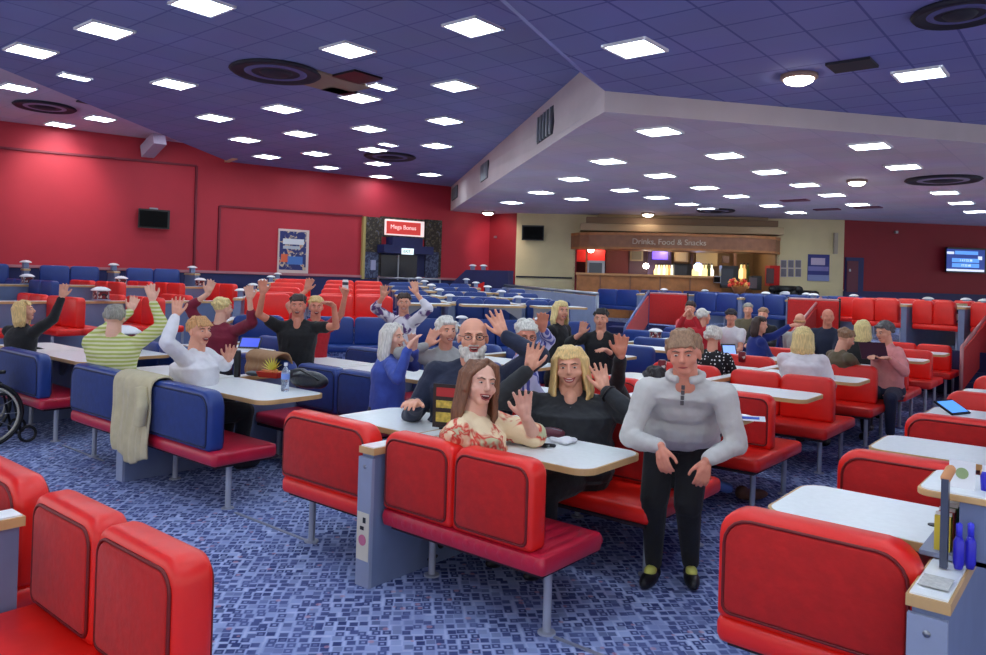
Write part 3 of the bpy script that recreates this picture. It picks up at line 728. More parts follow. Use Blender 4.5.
# extra rows of benches filling the platform depth at its middle
for i, (x0, x1, c) in enumerate([(652, 694, 'red'), (795, 846, 'red')]):
    a, b = s_of(x0), s_of(x1)
    p = PP((a + b) / 2, .12)
    t = thing('barrier_panel', ('red padded barrier panel with pale rail beside the platform stairs', 'red padded barrier panel between the blue benches and the handrail')[i], 'barrier', (p.x, p.y, ZP), rzp)
    obj('padding', pillow(G(), b - a, .72, .08, .03, .03, .02, off=(0, 0, .06)), M_vredp, t, True)
    obj('top_rail', G().caps((-(b - a) / 2, 0, .80), ((b - a) / 2, 0, .80), .022), mat('pink_metal_rail', rgb(196, 150, 150), .4), t, True)
    for sx in (-1, 1): obj('post', G().caps((sx * (b - a) / 2, 0, 0), (sx * (b - a) / 2, 0, .82), .022), M_black, t, True)
    for r_ in (1, 2):
        p = PP((a + b) / 2, .35 + 1.65 * r_)
        bench('%s booth bench behind the %s red barrier panel, %s row back' % (('blue', 'red')[i], ('left', 'right')[i], ORD[r_ - 1]), 'benches behind the barrier panels', (p.x, p.y, ZP), rzp, b - a, 2, ('blue', 'red')[i], lod=0, sd=.42)

# --- stairs and handrails
M_prail = mat('pale_handrail', rgb(178, 120, 120), .4, metal=.2)
def stair(label, p_top, p_bot, ztop, width, padm, railm):
    """short flight in front of the platform edge with a padded side and a handrail"""
    t = thing('platform_stairs', label, 'stairs', (p_bot.x, p_bot.y, 0))
    g = G(); d = (p_top - p_bot); L = d.length; dn = d.normalized(); sn = V((dn.y, -dn.x, 0)); n = 5
    R_ = Matrix((dn, sn, UP)).transposed()
    for k in range(n):
        c = dn * (L * (k + .5) / n) - sn * width / 2; h = ztop * (k + 1) / n; g.box((c.x, c.y, h / 2), (L / n, width, h), R_)
    obj('steps', g, M_navy, t)
    g = G(); z0 = .18; th = .03; vs = []
    for s in (0, th): vs += [sn * s + V((0, 0, z0)), dn * L + sn * s + V((0, 0, ztop + .10)), dn * L + sn * s + V((0, 0, ztop + .74)), sn * s + V((0, 0, .80))]
    g.add(vs, [(0, 1, 2, 3), (4, 5, 6, 7), (0, 1, 5, 4), (1, 2, 6, 5), (2, 3, 7, 6), (3, 0, 4, 7)]); obj('side_panel', g, padm, t)
    g = G().tube([sn * .02 + V((0, 0, .0)), sn * .02 + V((0, 0, .88)), dn * L + sn * .02 + V((0, 0, ztop + .84)), dn * L + sn * .02 + V((0, 0, ztop))], .028, 8); obj('handrail', g, railm, t, True)
    return t
def fl(px, dep): return plan(px, dep)
stair('stairs with blue handrail and red side panel leading up to the blue platform benches', fl(648, 17.9), fl(625, 14.6), ZP, .8, M_vredp, mat('blue_handrail', rgb(60, 84, 140), .4))
stair('stairs with pale handrail beside the red barrier panel right of the blue benches', fl(820, 15.3), fl(790, 13.6), ZP, -.8, M_vredp, M_prail)
stair('stairs with pale handrail and red side panel at the right edge', fl(996, 13.2), fl(962, 11.9), ZP, -.8, M_vredp, M_prail)
# long grey ramp barrier
a = plan(499, 20.2); b = plan(598, 15.9); t = thing('ramp_barrier', 'long pale grey laminate barrier with steel top rail rising towards the bar', 'barrier', (b.x, b.y, 0))
d = a - b; dn = d.normalized(); sn = V((-dn.y, dn.x, 0)); g = G(); vs = []
for s in (0, .06): vs += [sn * s + V((0, 0, .55)), d + sn * s + V((0, 0, .7)), d + sn * s + V((0, 0, 1.55)), sn * s + V((0, 0, 1.44))]
g.add(vs, [(0, 1, 2, 3), (4, 5, 6, 7), (0, 1, 5, 4), (1, 2, 6, 5), (2, 3, 7, 6), (3, 0, 4, 7)]); obj('panel', g, M_spine_end, t)
obj('top_rail', G().tube([V((0, 0, 1.49)), d + V((0, 0, 1.60))], .035), M_steel, t, True)
for k in range(6): p = d * (k / 5.); obj('post', G().caps(p + V((0, 0, .5)), p + V((0, 0, 1.46 + .022 * k)), .03, flat=True), M_steel, t, True)
# blue high-sided stair block below the corner of the red walls
a = plan(441, 21.0); b = plan(508, 19.8)
t = thing('stair_block', 'dark blue stair enclosure with a small red panel under the red wall corner', 'stairs', (a.x, a.y, 0)); d = b - a; dn = d.normalized(); sn = V((-dn.y, dn.x, 0))
g = G(); vs = []
for s in (0, .25): vs += [sn * s + V((0, 0, .6)), d + sn * s + V((0, 0, .6)), d + sn * s + V((0, 0, 1.98)), d * .38 + sn * s + V((0, 0, 1.98)), sn * s + V((0, 0, 1.30))]
g.add(vs, [(0, 1, 2, 3, 4), (5, 6, 7, 8, 9), (0, 1, 6, 5), (1, 2, 7, 6), (2, 3, 8, 7), (3, 4, 9, 8), (4, 0, 5, 9)]); obj('side', g, M_navy, t)
g = G(); g.add([d * .35 - sn * .05 + V((0, 0, 1.1)), d * .66 - sn * .05 + V((0, 0, 1.4)), d * .66 - sn * .05 + V((0, 0, 1.66)), d * .35 - sn * .05 + V((0, 0, 1.38)), d * .35 + V((0, 0, 1.1)), d * .66 + V((0, 0, 1.4)), d * .66 + V((0, 0, 1.66)), d * .35 + V((0, 0, 1.38))], [(0, 1, 2, 3), (4, 5, 6, 7), (0, 1, 5, 4), (1, 2, 6, 5), (2, 3, 7, 6), (3, 0, 4, 7)]); obj('red_panel', g, M_vred, t)
for k in range(2):
    q = a + d * (.48 + .16 * k); console('white-domed console on top of the dark blue stair enclosure, %s' % ('left one', 'right one')[k], 'consoles on the stair enclosure', (q.x, q.y, 1.98), 0, 0, .5)
# aisle strips on the carpet
def strip(x0, x1, y, label):
    solid('floor_strip', label, 'floor strip', G().box(((x0 + x1) / 2, y, .004), (x1 - x0, .022, .006)), M_gold)
strip(-4.80, -3.88, 3.03, 'thin metal strip across the aisle between blue bench leg and narrow red bench')
strip(-7.78, -6.9, 3.03, 'thin metal strip on the carpet at the far left aisle')
strip(-2.05, -1.12, 3.03, 'thin metal strip on the carpet beside the foreground bench leg')
# ================================================================== PEOPLE
random.seed(7)
SKIN = mat('skin', rgb(224, 160, 132), .55, var=.06, scale=12); SKINP = mat('skin_pale', rgb(232, 178, 154), .55, var=.06, scale=12); SKINR = mat('skin_ruddy', rgb(214, 138, 112), .55, var=.08, scale=12)
M_eye = mat('eye_white', rgb(204, 190, 180), .4); M_iris = mat('iris_dark', rgb(40, 34, 36), .3); M_lip = mat('lip', rgb(168, 70, 68), .45); M_mouth = mat('mouth_inside', rgb(84, 24, 26), .6); M_teeth = mat('teeth', rgb(236, 230, 218), .35)
M_glass = mat('spectacle_frame', rgb(50, 40, 44), .35, metal=.4); M_shoe = mat('black_shoe', rgb(22, 20, 24), .45)
def hairmat(n, c):
    m = mat('hair_' + n, c, .55, var=.28, scale=1, bump=.3, bscale=1); nt = m.node_tree; tc = [q for q in nt.nodes if q.type == 'TEX_COORD'][0]
    mp = nt.nodes.new('ShaderNodeMapping'); mp.inputs['Scale'].default_value = (110, 110, 14); nt.links.new(tc.outputs['Object'], mp.inputs[0])
    for q in nt.nodes:
        if q.type == 'TEX_NOISE': nt.links.new(mp.outputs[0], q.inputs['Vector'])
    return m
HAIR = dict(brown=hairmat('brown', rgb(120, 78, 54)), darkbrown=hairmat('dark_brown', rgb(58, 40, 34)), blonde=hairmat('blonde', rgb(222, 186, 122)), lightblonde=hairmat('light_blonde', rgb(226, 204, 140)), grey=hairmat('grey', rgb(150, 146, 134)), white=hairmat('white', rgb(214, 210, 200)), dark=hairmat('dark', rgb(34, 28, 28)), ginger=hairmat('ginger', rgb(204, 152, 98)), ash=hairmat('ash', rgb(146, 112, 84)), greydark=hairmat('dark_grey', rgb(92, 90, 92)))
def cloth(n, c, v=.08, sc=10): return mat('cloth_' + n, c, .88, var=v, scale=sc, bump=.5, bscale=16, sheen=.1)
def ik(S, W, a, b, hint):
    d = W - S; L = d.length
    if L > (a + b) * .985:
        k = min(1.18, L / ((a + b) * .985)); a *= k; b *= k
        if L > (a + b) * .985: W = S + d.normalized() * (a + b) * .985; d = W - S; L = d.length
    L = max(L, abs(a - b) + .02); u = d.normalized(); x = (a * a - b * b + L * L) / (2 * L); h = math.sqrt(max(0, a * a - x * x))
    n = hint - u * hint.dot(u); n = n.normalized() if n.length > 1e-4 else u.orthogonal()
    return S + u * x + n * h, W
def hand(g, W, f, pn, side, s=1., curl=.15, spread=.24, thin=1.):
    """W wrist, f finger direction, pn palm normal, side +1 right / -1 left"""
    f = f.normalized(); pn = (pn - f * pn.dot(f)).normalized(); th = f.cross(pn) * side
    K = .0105 * s * thin
    base = []
    for i, (o, L) in enumerate(((.030, .072), (.010, .080), (-.011, .074), (-.031, .058))):
        ang = spread * (1.15 - i * .76)
        d = (f * math.cos(ang) + th * math.sin(ang)).normalized()
        b = W + (f * .088 + th * o) * s
        g.caps(W + th * o * .55 * s + f * .01 * s, b, K * 1.25, K * 1.15, 8)
        p = b; dd = d.copy()
        for j, sg in enumerate((.44, .31, .25)):
            dd = (dd + pn * curl * (1 + j * .5)).normalized(); q = p + dd * L * sg * s
            g.caps(p, q, K * (1 - .08 * j), K * (.94 - .1 * j), 8); p = q
        base.append(b)
    g.caps(W + (f * .03 + th * .012) * s, W + (f * .06 + th * .012) * s, .026 * s, .024 * s, 8)
    g.caps(W + (f * .045 - th * .012) * s, W + (f * .065 - th * .012) * s, .024 * s, .022 * s, 8)
    t0 = W + (f * .02 + th * .02) * s; t1 = t0 + (f * .035 + th * .030 + pn * .006) * s; t2 = t1 + (f * .030 + th * .018 + pn * .008) * s; t3 = t2 + (f * .024 + th * .006) * s
    g.caps(t0, t1, K * 1.5, K * 1.2, 8); g.caps(t1, t2, K * 1.15, K, 8); g.caps(t2, t3, K, K * .85, 8)
def loftbody(g, ctr, rx, ry, side, front, n=18):
    rs = []
    for c, a, b, sd, fr in zip(ctr, rx, ry, side, front):
        rs.append([c + sd * (a * math.cos(2 * PI * k / n)) + fr * (b * math.sin(2 * PI * k / n)) for k in range(n)])
    g.rings(rs)
def remesh(o, vox, sm=2, fac=.5):
    m = o.modifiers.new('blend', 'REMESH'); m.mode = 'VOXEL'; m.voxel_size = vox; m.use_smooth_shade = True
    if sm: q = o.modifiers.new('soften', 'SMOOTH'); q.iterations = sm; q.factor = fac
    return o
def person(label, head, hip, look=0, chest=None, tilt=0, nod=0, skin=SKIN, hair=('short', 'brown'), top=None, sleeve='long', trousers=None, R=None, L=None, s=1., girth=1., lod=0,
           lean=0., side=0., smile=1, glasses=False, beard=None, stand=None, vneck=0, collar=None, cap=None, group=None, feet=True, shoe=None, legs=True, zf=0., hipz=None, scarf=None, parts=()):
    px, py, dep = head; Hc = atd(px, py, dep); hw = .94 * s
    tocam = V((-Hc.x, -Hc.y, 0)).normalized(); imr = V((-tocam.y, tocam.x, 0))   # image right
    def az(rel): r = math.radians(rel); return (tocam * math.cos(r) + imr * math.sin(r)).normalized()
    if hip == 'N': hf = V((0, 1, 0))
    elif hip == 'S': hf = V((0, -1, 0))
    elif hip == 'P': hf = PEn.copy()
    else: hf = az(hip)
    cf = hf if chest is None else az(chest)
    lf = az(look)
    right = lambda f: V((f.y, -f.x, 0))       # the person's right-hand side
    hr, cr = right(hf), right(cf)
    # head frame
    B = Matrix((right(lf), lf, UP)).transposed()
    B = B @ Matrix.Rotation(math.radians(-nod), 3, 'X') @ Matrix.Rotation(math.radians(tilt), 3, 'Y')
    fwd_ = min(1.16, 1.03 + .20 * (girth - 1)); B = B @ Matrix.Diagonal((fwd_, 1, 1))
    hx, hy, hz = B.col[0].copy(), B.col[1].copy(), B.col[2].copy()
    def hp(x, y, z): return Hc + (hx * x + hy * y + hz * z) * hw
    nb = hp(0, -.03, -.10) - UP * .058 * s - cf * .01        # base of neck
    if stand:
        fr_, fl_ = stand; pel = (fr_ + fl_) / 2 - hf * lean; pel.z = .86 * s
    else:
        hz_ = (zf + .54) if hipz is None else hipz
        pel = V((nb.x, nb.y, 0)) - cf * lean - cr * side; pel.z = hz_
    base = V((pel.x, pel.y, zf))
    t = thing('person', label, 'person', base, 0, group)
    tl = nb - pel
    Sc = nb - UP * .055 * s
    sw = .172 * s * (.62 + .38 * girth)
    SR, SL = Sc + cr * sw - tl.normalized() * .02, Sc - cr * sw - tl.normalized() * .02
    vox = (.0055, .0085, .012)[lod]
    ua, fa = .285 * s, .25 * s
    def rest(sd): return pel + hf * .36 * s + hr * sd * .12 + V((0, 0, .17))
    hands = {}
    for nm, sd, S, tg in (('R', 1, SR, R), ('L', -1, SL, L)):
        md = 'rest'
        if tg is None: W = rest(sd)
        else:
            md = tg[3] if len(tg) > 3 else 'wave'; W = atd(tg[0], tg[1], tg[2])
            if md == 'wave': W = W - UP * .085 * s
        hint = (UP * -1. + cr * sd * .55 - cf * .25) if md != 'wave' else (UP * -.6 + cr * sd * 1.0 - cf * .1)
        if tg is not None and len(tg) > 4: hint = hint + cr * sd * tg[4]
        E_, W = ik(S, W, ua, fa, hint); hands[nm] = (sd, S, E_, W, md)
    # ---- body
    g = G(); u = .84
    sp = [0, .22, .5, .76, .9, 1.0]
    rx0 = [.165, .150, .145, .165, .135, .058]; ry0 = [.120, .112, .108, .110, .085, .056]
    ctr = []; sds = []; frs = []
    for k, q in enumerate(sp):
        bow = math.sin(q * PI) * .03; c = pel - UP * .06 * (1 - q) + tl * q; c = c - cf * bow * 0; ctr.append(c)
        sdv = (hr * (1 - q) + cr * q).normalized(); sds.append(sdv); frs.append(V((-sdv.y, sdv.x, 0)))
    loftbody(g, ctr, [a * s * u * girth if k < 4 else a * s * .92 for k, a in enumerate(rx0)], [a * s * u * girth if k < 4 else a * s * .92 for k, a in enumerate(ry0)], sds, frs)
    g.caps(nb - UP * .03, hp(0, -.02, -.06), .064 * s * (.7 + .3 * girth), .056 * s * (.7 + .3 * girth), 12)
    g.ell(hp(0, -.012, .028), [.076 * hw, .094 * hw, .092 * hw], B, 20, 12)
    g.ell(hp(0, .022, -.028), [.064 * hw, .072 * hw, .082 * hw], B, 18, 12)
    g.ell(hp(0, .055, -.086), [.036 * hw, .034 * hw, .032 * hw], B)
    for x in (-1, 1): g.ell(hp(x * .040, .052, -.030), [.026 * hw, .030 * hw, .028 * hw], B)
    g.caps(hp(0, .092, .018), hp(0, .112, -.022), .009 * hw, .014 * hw, 8); g.ell(hp(0, .104, -.030), [.018 * hw, .012 * hw, .010 * hw], B)
    g.caps(hp(-.038, .078, .030), hp(.038, .078, .030), .012 * hw, n=8)
    for x in (-1, 1): g.ell(hp(x * .077, -.004, -.012), [.010 * hw, .020 * hw, .032 * hw], B)
    bare = {'long': 0, 'short': 1, 'elbow': 1, 'push': .5}[sleeve]
    for nm, (sd, S, E_, W, md) in hands.items():
        k = 1.0 if bare else .8
        g.caps(S, E_, .047 * s * k, .040 * s * k, 12); g.caps(E_, W, .038 * s * k, .027 * s, 12)
        if md == 'wave':
            dirw = (W - E_).normalized(); f = (UP * 1.0 + dirw * .7 + imr * random.uniform(-.15, .15)).normalized(); hand(g, W, f, tocam + V((0, 0, .1)), sd, s * .99, .08, .20, 1 + .1 * lod)
        elif md == 'back': hand(g, W, (UP + (W - E_).normalized() * .4), -tocam, sd, s, .1, .2, 1 + .1 * lod)
        elif md == 'clap': hand(g, W, (UP * .8 + imr * sd * .5), imr * sd, sd, s, .2, .1, 1 + .1 * lod)
        elif md == 'grip': hand(g, W, (UP * .3 + (W - E_).normalized()), imr * sd * .4 + tocam, sd, s, .75, .05)
        elif md == 'down': hand(g, W, -UP * .9 + (W - E_).normalized() * .35 + cf * .15, -cf - cr * sd * .3, sd, s * .92, .34, .07)
        else: hand(g, W, ((W - E_).normalized() * .6 + hf * .6 - UP * .1), -UP, sd, s, .25, .10, 1 + .1 * lod)
    # legs
    knees = []
    for sd in (1, -1):
        hj = pel + hr * sd * .09 * s - UP * .02
        if stand:
            an = (stand[0] if sd == 1 else stand[1]) + UP * .085; kn, an = ik(hj, an, .41 * s, .41 * s, hf)
            ff = (hf + hr * sd * (.12 if sd == 1 else .25)).normalized()
        else:
            kn = hj + hf * .42 * s + hr * sd * .04; kn.z = zf + .50; an = kn - hf * .03; an.z = zf + .09; ff = hf
        knees.append((sd, hj, kn, an, ff))
        if legs: g.caps(hj, kn, .064 * s, .048 * s, 12); g.caps(kn, an, .045 * s, .032 * s, 12); g.caps(an - UP * .03, an - UP * .05 + ff * .12, .03, .024, 8)
    if vneck:
        c = nb + cf * .066 * s - UP * .02; g.ell(c - UP * .03 * vneck, [.042 * s, .050 * s, .075 * s * vneck], Matrix((cr, cf, UP)).transposed())
    for extra in parts:
        if extra[0] == 'bust': pass
    b_ = g.shift(base); bo = obj('body', g, skin, t, True); remesh(bo, vox, 2)
    # ---- top
    if top:
        g = G(); gi = girth
        o1 = [.172, .160, .158, .178, .150, .070]; o2 = [.130, .128, .128, .128, .100, .068]
        loftbody(g, [c + (UP * -.01 if k == 5 else V((0, 0, 0))) for k, c in enumerate(ctr)], [a * s * (gi if k < 4 else 1 + (gi - 1) * (.8 if k == 4 else .1)) for k, a in enumerate(o1)], [a * s * (gi if k < 4 else 1) for k, a in enumerate(o2)], sds, frs)
        g.ell(ctr[3] + cf * (.012 if stand else .045) * s - UP * .02, [.13 * s * gi, .085 * s * gi, (.14 if stand else .085) * s], Matrix((cr, cf, UP)).transposed())
        if gi > 1.3: g.ell((ctr[1] + ctr[2]) / 2 + cf * .035 * s, [.165 * s * gi, .12 * s * gi, .17 * s], Matrix((cr, cf, UP)).transposed())
        if stand: g.ell(ctr[0] + UP * .05, [.170 * s * gi, .135 * s * gi, .085 * s], Matrix((hr, hf, UP)).transposed())
        g.caps(SR - cr * .03, SL + cr * .03, .066 * s, n=12); g.caps(SR - cr * .05, nb - UP * .02 + cr * .03, .055 * s, .05 * s, 12); g.caps(SL + cr * .05, nb - UP * .02 - cr * .03, .055 * s, .05 * s, 12)
        for nm, (sd, S, E_, W, md) in hands.items():
            kk = .9 + .1 * gi
            if sleeve == 'long': g.caps(S, E_, .068 * s * kk, .056 * s * kk, 14); g.caps(E_, W - (W - E_).normalized() * .02, .055 * s * kk, .040 * s * kk, 14)
            elif sleeve == 'push': g.caps(S, E_, .068 * s * kk, .060 * s, 14); g.caps(E_, E_ + (W - E_) * .45, .058 * s, .047 * s, 14)
            elif sleeve == 'elbow': g.caps(S, E_, .072 * s * kk, .066 * s, 14)
            else: g.caps(S, S + (E_ - S) * .5, .070 * s * kk, .062 * s, 14)
        if collar: g.tube([nb + UP * (.012 - .02 * math.sin(a_)) + (cr * math.cos(a_) * .088 + cf * math.sin(a_) * .088) * s + UP * .012 for a_ in [PI / 2 + .35 + (2 * PI - .7) * k / 14 for k in range(15)]], .021, 8)
        g.shift(base); o = obj({'top': 'top'}.get('top'), g, top, t, True); remesh(o, vox * 1.35, 3)
        # soft folds
        tex = bpy.data.textures.get('folds') or bpy.data.textures.new('folds', 'CLOUDS'); tex.noise_scale = .11
        if lod < 2: d_ = o.modifiers.new('folds', 'DISPLACE'); d_.texture = tex; d_.strength = .022; d_.mid_level = .5; d_.texture_coords = 'LOCAL'
    if trousers and legs:
        g = G(); loftbody(g, [pel - UP * .10 * s, pel, pel + tl * .12], [.15 * s * girth, .178 * s * girth, .165 * s * girth], [.11 * s * girth, .135 * s * girth, .12 * s * girth], [hr, hr, hr], [hf, hf, hf])
        for sd, hj, kn, an, ff in knees: g.caps(hj, kn, .088 * s * (.5 + .5 * girth), .070 * s * (.6 + .4 * girth), 14); g.caps(kn, an + UP * .02, .066 * s * (.6 + .4 * girth), .050 * s, 14)
        g.shift(base); o = obj('trousers', g, trousers, t, True); remesh(o, vox * 1.4, 3)
        if feet:
            for sd, hj, kn, an, ff in knees:
                g = G(); c = an.copy(); c.z -= .05; sr = V((ff.y, -ff.x, 0)); Bs = Matrix((sr, ff, UP)).transposed()
                g.ell(c + ff * .075, [.045, .125, .042], Bs, 16, 8); g.ell(c - ff * .01 + UP * .01, [.040, .055, .045], Bs); g.shift(base); remesh(obj('shoe', g, shoe or M_shoe, t, True), .008, 2)
    # ---- hair
    st, hc = hair; hm = HAIR[hc] if isinstance(hc, str) else hc
    rnd = random.Random(hash_(label))
    if st != 'none':
        g = G()
        if st in ('short', 'pixie', 'curly'): g.ell(hp(0, -.024, .046), [.083 * hw, .094 * hw, .088 * hw], B, 20, 12)
        elif st == 'fringe':
            for k in range(15):
                a_ = math.radians(-25 - 130 * k / 14. ) ; g.ell(hp(.077 * math.cos(a_ * 1.0), -.02 + .088 * math.sin(a_), -.005), [.022 * hw] * 3, B, 8, 6)
        else: g.ell(hp(0, -.026, .038), [.087 * hw, .096 * hw, .094 * hw], B, 20, 12)
        if st == 'short':
            for k in range(26):
                a_ = rnd.uniform(-PI - .5, .5); e_ = rnd.uniform(.1, 1.3); g.ell(hp(.084 * math.cos(a_) * math.cos(e_), -.024 + .094 * math.sin(a_) * math.cos(e_), .040 + .088 * math.sin(e_)), [.022 * hw] * 3, B, 8, 6)
            for k in range(7): x = -.055 + .018 * k; g.caps(hp(x * .8, .03, .118), hp(x, .073, .078 - rnd.uniform(0, .016)), .014 * hw, .010 * hw, 6)
        if st == 'curly':
            for k in range(60):
                a_ = rnd.uniform(-PI - .35, .35); e_ = rnd.uniform(-.45, 1.4); g.ell(hp(.090 * math.cos(a_) * math.cos(e_), -.026 + .098 * math.sin(a_) * math.cos(e_), .034 + .094 * math.sin(e_)), [.024 * hw] * 3, B, 8, 6)
            for k in range(6): g.ell(hp(-.05 + .02 * k, .070, .082), [.020 * hw] * 3, B, 8, 6)
        if st == 'pixie':
            for k in range(40):
                a_ = rnd.uniform(-PI - .3, .3); e_ = rnd.uniform(-.3, 1.2); c = (.086 * math.cos(a_) * math.cos(e_), -.024 + .094 * math.sin(a_) * math.cos(e_), .040 + .090 * math.sin(e_)); g.caps(hp(*c), hp(c[0] * 1.04, c[1] * 1.02, c[2] - .03), .017 * hw, .009 * hw, 6)
            for k in range(9): x = -.062 + .0155 * k; g.caps(hp(x * .6 + .01, .02, .124), hp(x, .080, .062 - rnd.uniform(0, .02)), .015 * hw, .009 * hw, 6)
        Ls = {'bob': .13, 'long': .30, 'shoulder': .20, 'parted': .21}.get(st)
        if Ls:
            N = 34
            for k in range(N):
                a_ = math.radians(-212 + 244 * k / (N - 1)); j = rnd.uniform(-.008, .008)
                x, y = math.cos(a_), math.sin(a_)
                back = max(0, -y)
                p0 = hp(.05 * x, -.02 + .04 * y, .118); p1 = hp(.088 * x + j, -.02 + .094 * y, .045); p2 = hp(.094 * x + j, -.022 + .094 * y, -.045)
                p3 = hp((.098 + rnd.uniform(0, .02)) * x, -.03 + .090 * y, -.045 - Ls * (.55 + rnd.uniform(-.06, .06))); p4 = hp((.092 + rnd.uniform(-.01, .02)) * x, -.03 + .08 * y, -.05 - Ls * (1 + rnd.uniform(-.1, .05)))
                rr = .016 * hw; g.tube([p0, p1, p2, p3, p4], [rr, rr * 1.1, rr * 1.05, rr, rr * .5], 6)
            for k in range(9):
                x = -.060 + .015 * k
                if st == 'parted':
                    sx_ = 1 if x >= -.02 else -1; q_ = abs(x + .02) / .08
                    g.tube([hp(-.02, -.01 + .03 * q_, .128), hp(-.02 + sx_ * (.035 + .02 * q_), .055 - .02 * q_, .098), hp(sx_ * .076, .050 - .03 * q_, .040), hp(sx_ * (.086 + .008 * q_), .040 - .03 * q_, -.05)], [.014 * hw, .014 * hw, .012 * hw, .012 * hw], 6)
                elif st != 'long' or abs(x) > .03: g.tube([hp(x * .3 + .008, -.01, .128), hp(x * .8, .055, .108), hp(x * 1.1 + .012, .080, .070 - rnd.uniform(0, .022))], [.014 * hw, .012 * hw, .006 * hw], 6)
        g.shift(base); o = obj('hair', g, hm, t, True); remesh(o, (.0055, .008, .011)[lod], 1)
    # ---- face
    Bp = B
    if lod < 2:
        for x in (-1, 1):
            e = hp(x * .031, .083, .006); g = G(); g.ell(e, [.0110 * hw, .010 * hw, .0052 * hw], B, 12, 8); g.shift(base); eo = obj('eye', g, M_eye, t, True)
            g = G(); g.ell(hp(x * .031, .0905, .005), [.0056 * hw, .0035 * hw, .0050 * hw], B, 10, 6); g.shift(base); obj('iris', g, M_iris, eo, True)
            g = G(); g.tube([hp(x * .014, .092, .024), hp(x * .032, .091, .031), hp(x * .050, .078, .024)], [.003 * hw, .0042 * hw, .002 * hw], 6); g.shift(base); obj('eyebrow', g, mat('brow_' + (hc if isinstance(hc, str) else 'x'), rgb(92, 70, 58), .8), t, True)
        if smile == 1:
            g = G(); g.tube([hp(-.030, .080, -.054), hp(-.018, .094, -.063), hp(0, .098, -.067), hp(.018, .094, -.063), hp(.030, .080, -.054), hp(.018, .096, -.078), hp(0, .099, -.084), hp(-.018, .096, -.078)], .0042 * hw, 6, closed=True); g.shift(base); lo = obj('lips', g, M_lip, t, True)
            g = G(); g.ell(hp(0, .089, -.068), [.024 * hw, .008 * hw, .010 * hw], B, 12, 8); g.shift(base); obj('teeth', g, M_teeth, lo, True)
        elif smile == 2:
            g = G(); g.tube([hp(-.027, .084, -.058), hp(0, .099, -.056), hp(.027, .084, -.058), hp(.017, .094, -.078), hp(0, .099, -.084), hp(-.017, .094, -.078)], .0045 * hw, 6, closed=True); g.shift(base); lo = obj('lips', g, M_lip, t, True)
            g = G(); g.ell(hp(0, .088, -.070), [.022 * hw, .010 * hw, .012 * hw], B, 12, 8); g.shift(base); obj('open_mouth', g, M_mouth, lo, True); g = G(); g.ell(hp(0, .092, -.062), [.018 * hw, .007 * hw, .004 * hw], B, 10, 6); g.shift(base); obj('teeth', g, M_teeth, lo, True)
        else:
            g = G(); g.tube([hp(-.022, .084, -.064), hp(0, .096, -.064), hp(.022, .084, -.064)], [.003 * hw, .006 * hw, .003 * hw], 6); g.shift(base); obj('lips', g, M_lip, t, True)
        if glasses:
            g = G()
            for x in (-1, 1):
                g.tube([hp(x * .032 + .021 * math.cos(a_), .100 - .006 * abs(math.cos(a_)), .004 + .016 * math.sin(a_)) for a_ in [2 * PI * k / 14 for k in range(14)]], .0022 * hw, 5, closed=True)
                g.tube([hp(x * .053, .094, .008), hp(x * .078, .04, .010), hp(x * .080, -.01, .004)], .002 * hw, 5)
            g.caps(hp(-.011, .101, .008), hp(.011, .101, .008), .002 * hw, n=5); g.shift(base); obj('glasses', g, M_glass, t, True)
    if beard:
        g = G()
        for k in range(46):
            a_ = rnd.uniform(PI * .02, PI * .98); z = rnd.uniform(-.125, -.045) - .02 * math.sin(a_); r_ = rnd.uniform(.014, .02)
            if abs(a_ - PI / 2) < .35 and -.09 < z < -.045: continue
            g.ell(hp(.066 * math.cos(a_) * (1 + (z + .05) * 3), .022 + .068 * math.sin(a_), z), [r_ * hw] * 3, B, 8, 6)
        for x in (-1, 0, 1): g.ell(hp(x * .018, .092, -.046), [.014 * hw, .008 * hw, .007 * hw], B, 8, 6)
        g.shift(base); remesh(obj('beard', g, HAIR[beard], t, True), .006, 1)
    if cap:
        g = G(); g.ell(hp(0, -.012, .062), [.090 * hw, .102 * hw, .075 * hw], B, 18, 10); g.ell(hp(0, .10, .058), [.062 * hw, .055 * hw, .012 * hw], B, 16, 8); g.shift(base); remesh(obj('cap', g, cap, t, True), .008, 2)
    return dict(t=t, base=base, hp=hp, nb=nb, cf=cf, cr=cr, hands=hands, pel=pel, hf=hf, tocam=tocam, imr=imr, ctr=ctr, s=s)
def hash_(x):
    h = 7
    for c in x: h = (h * 31 + ord(c)) % 1000003
    return h
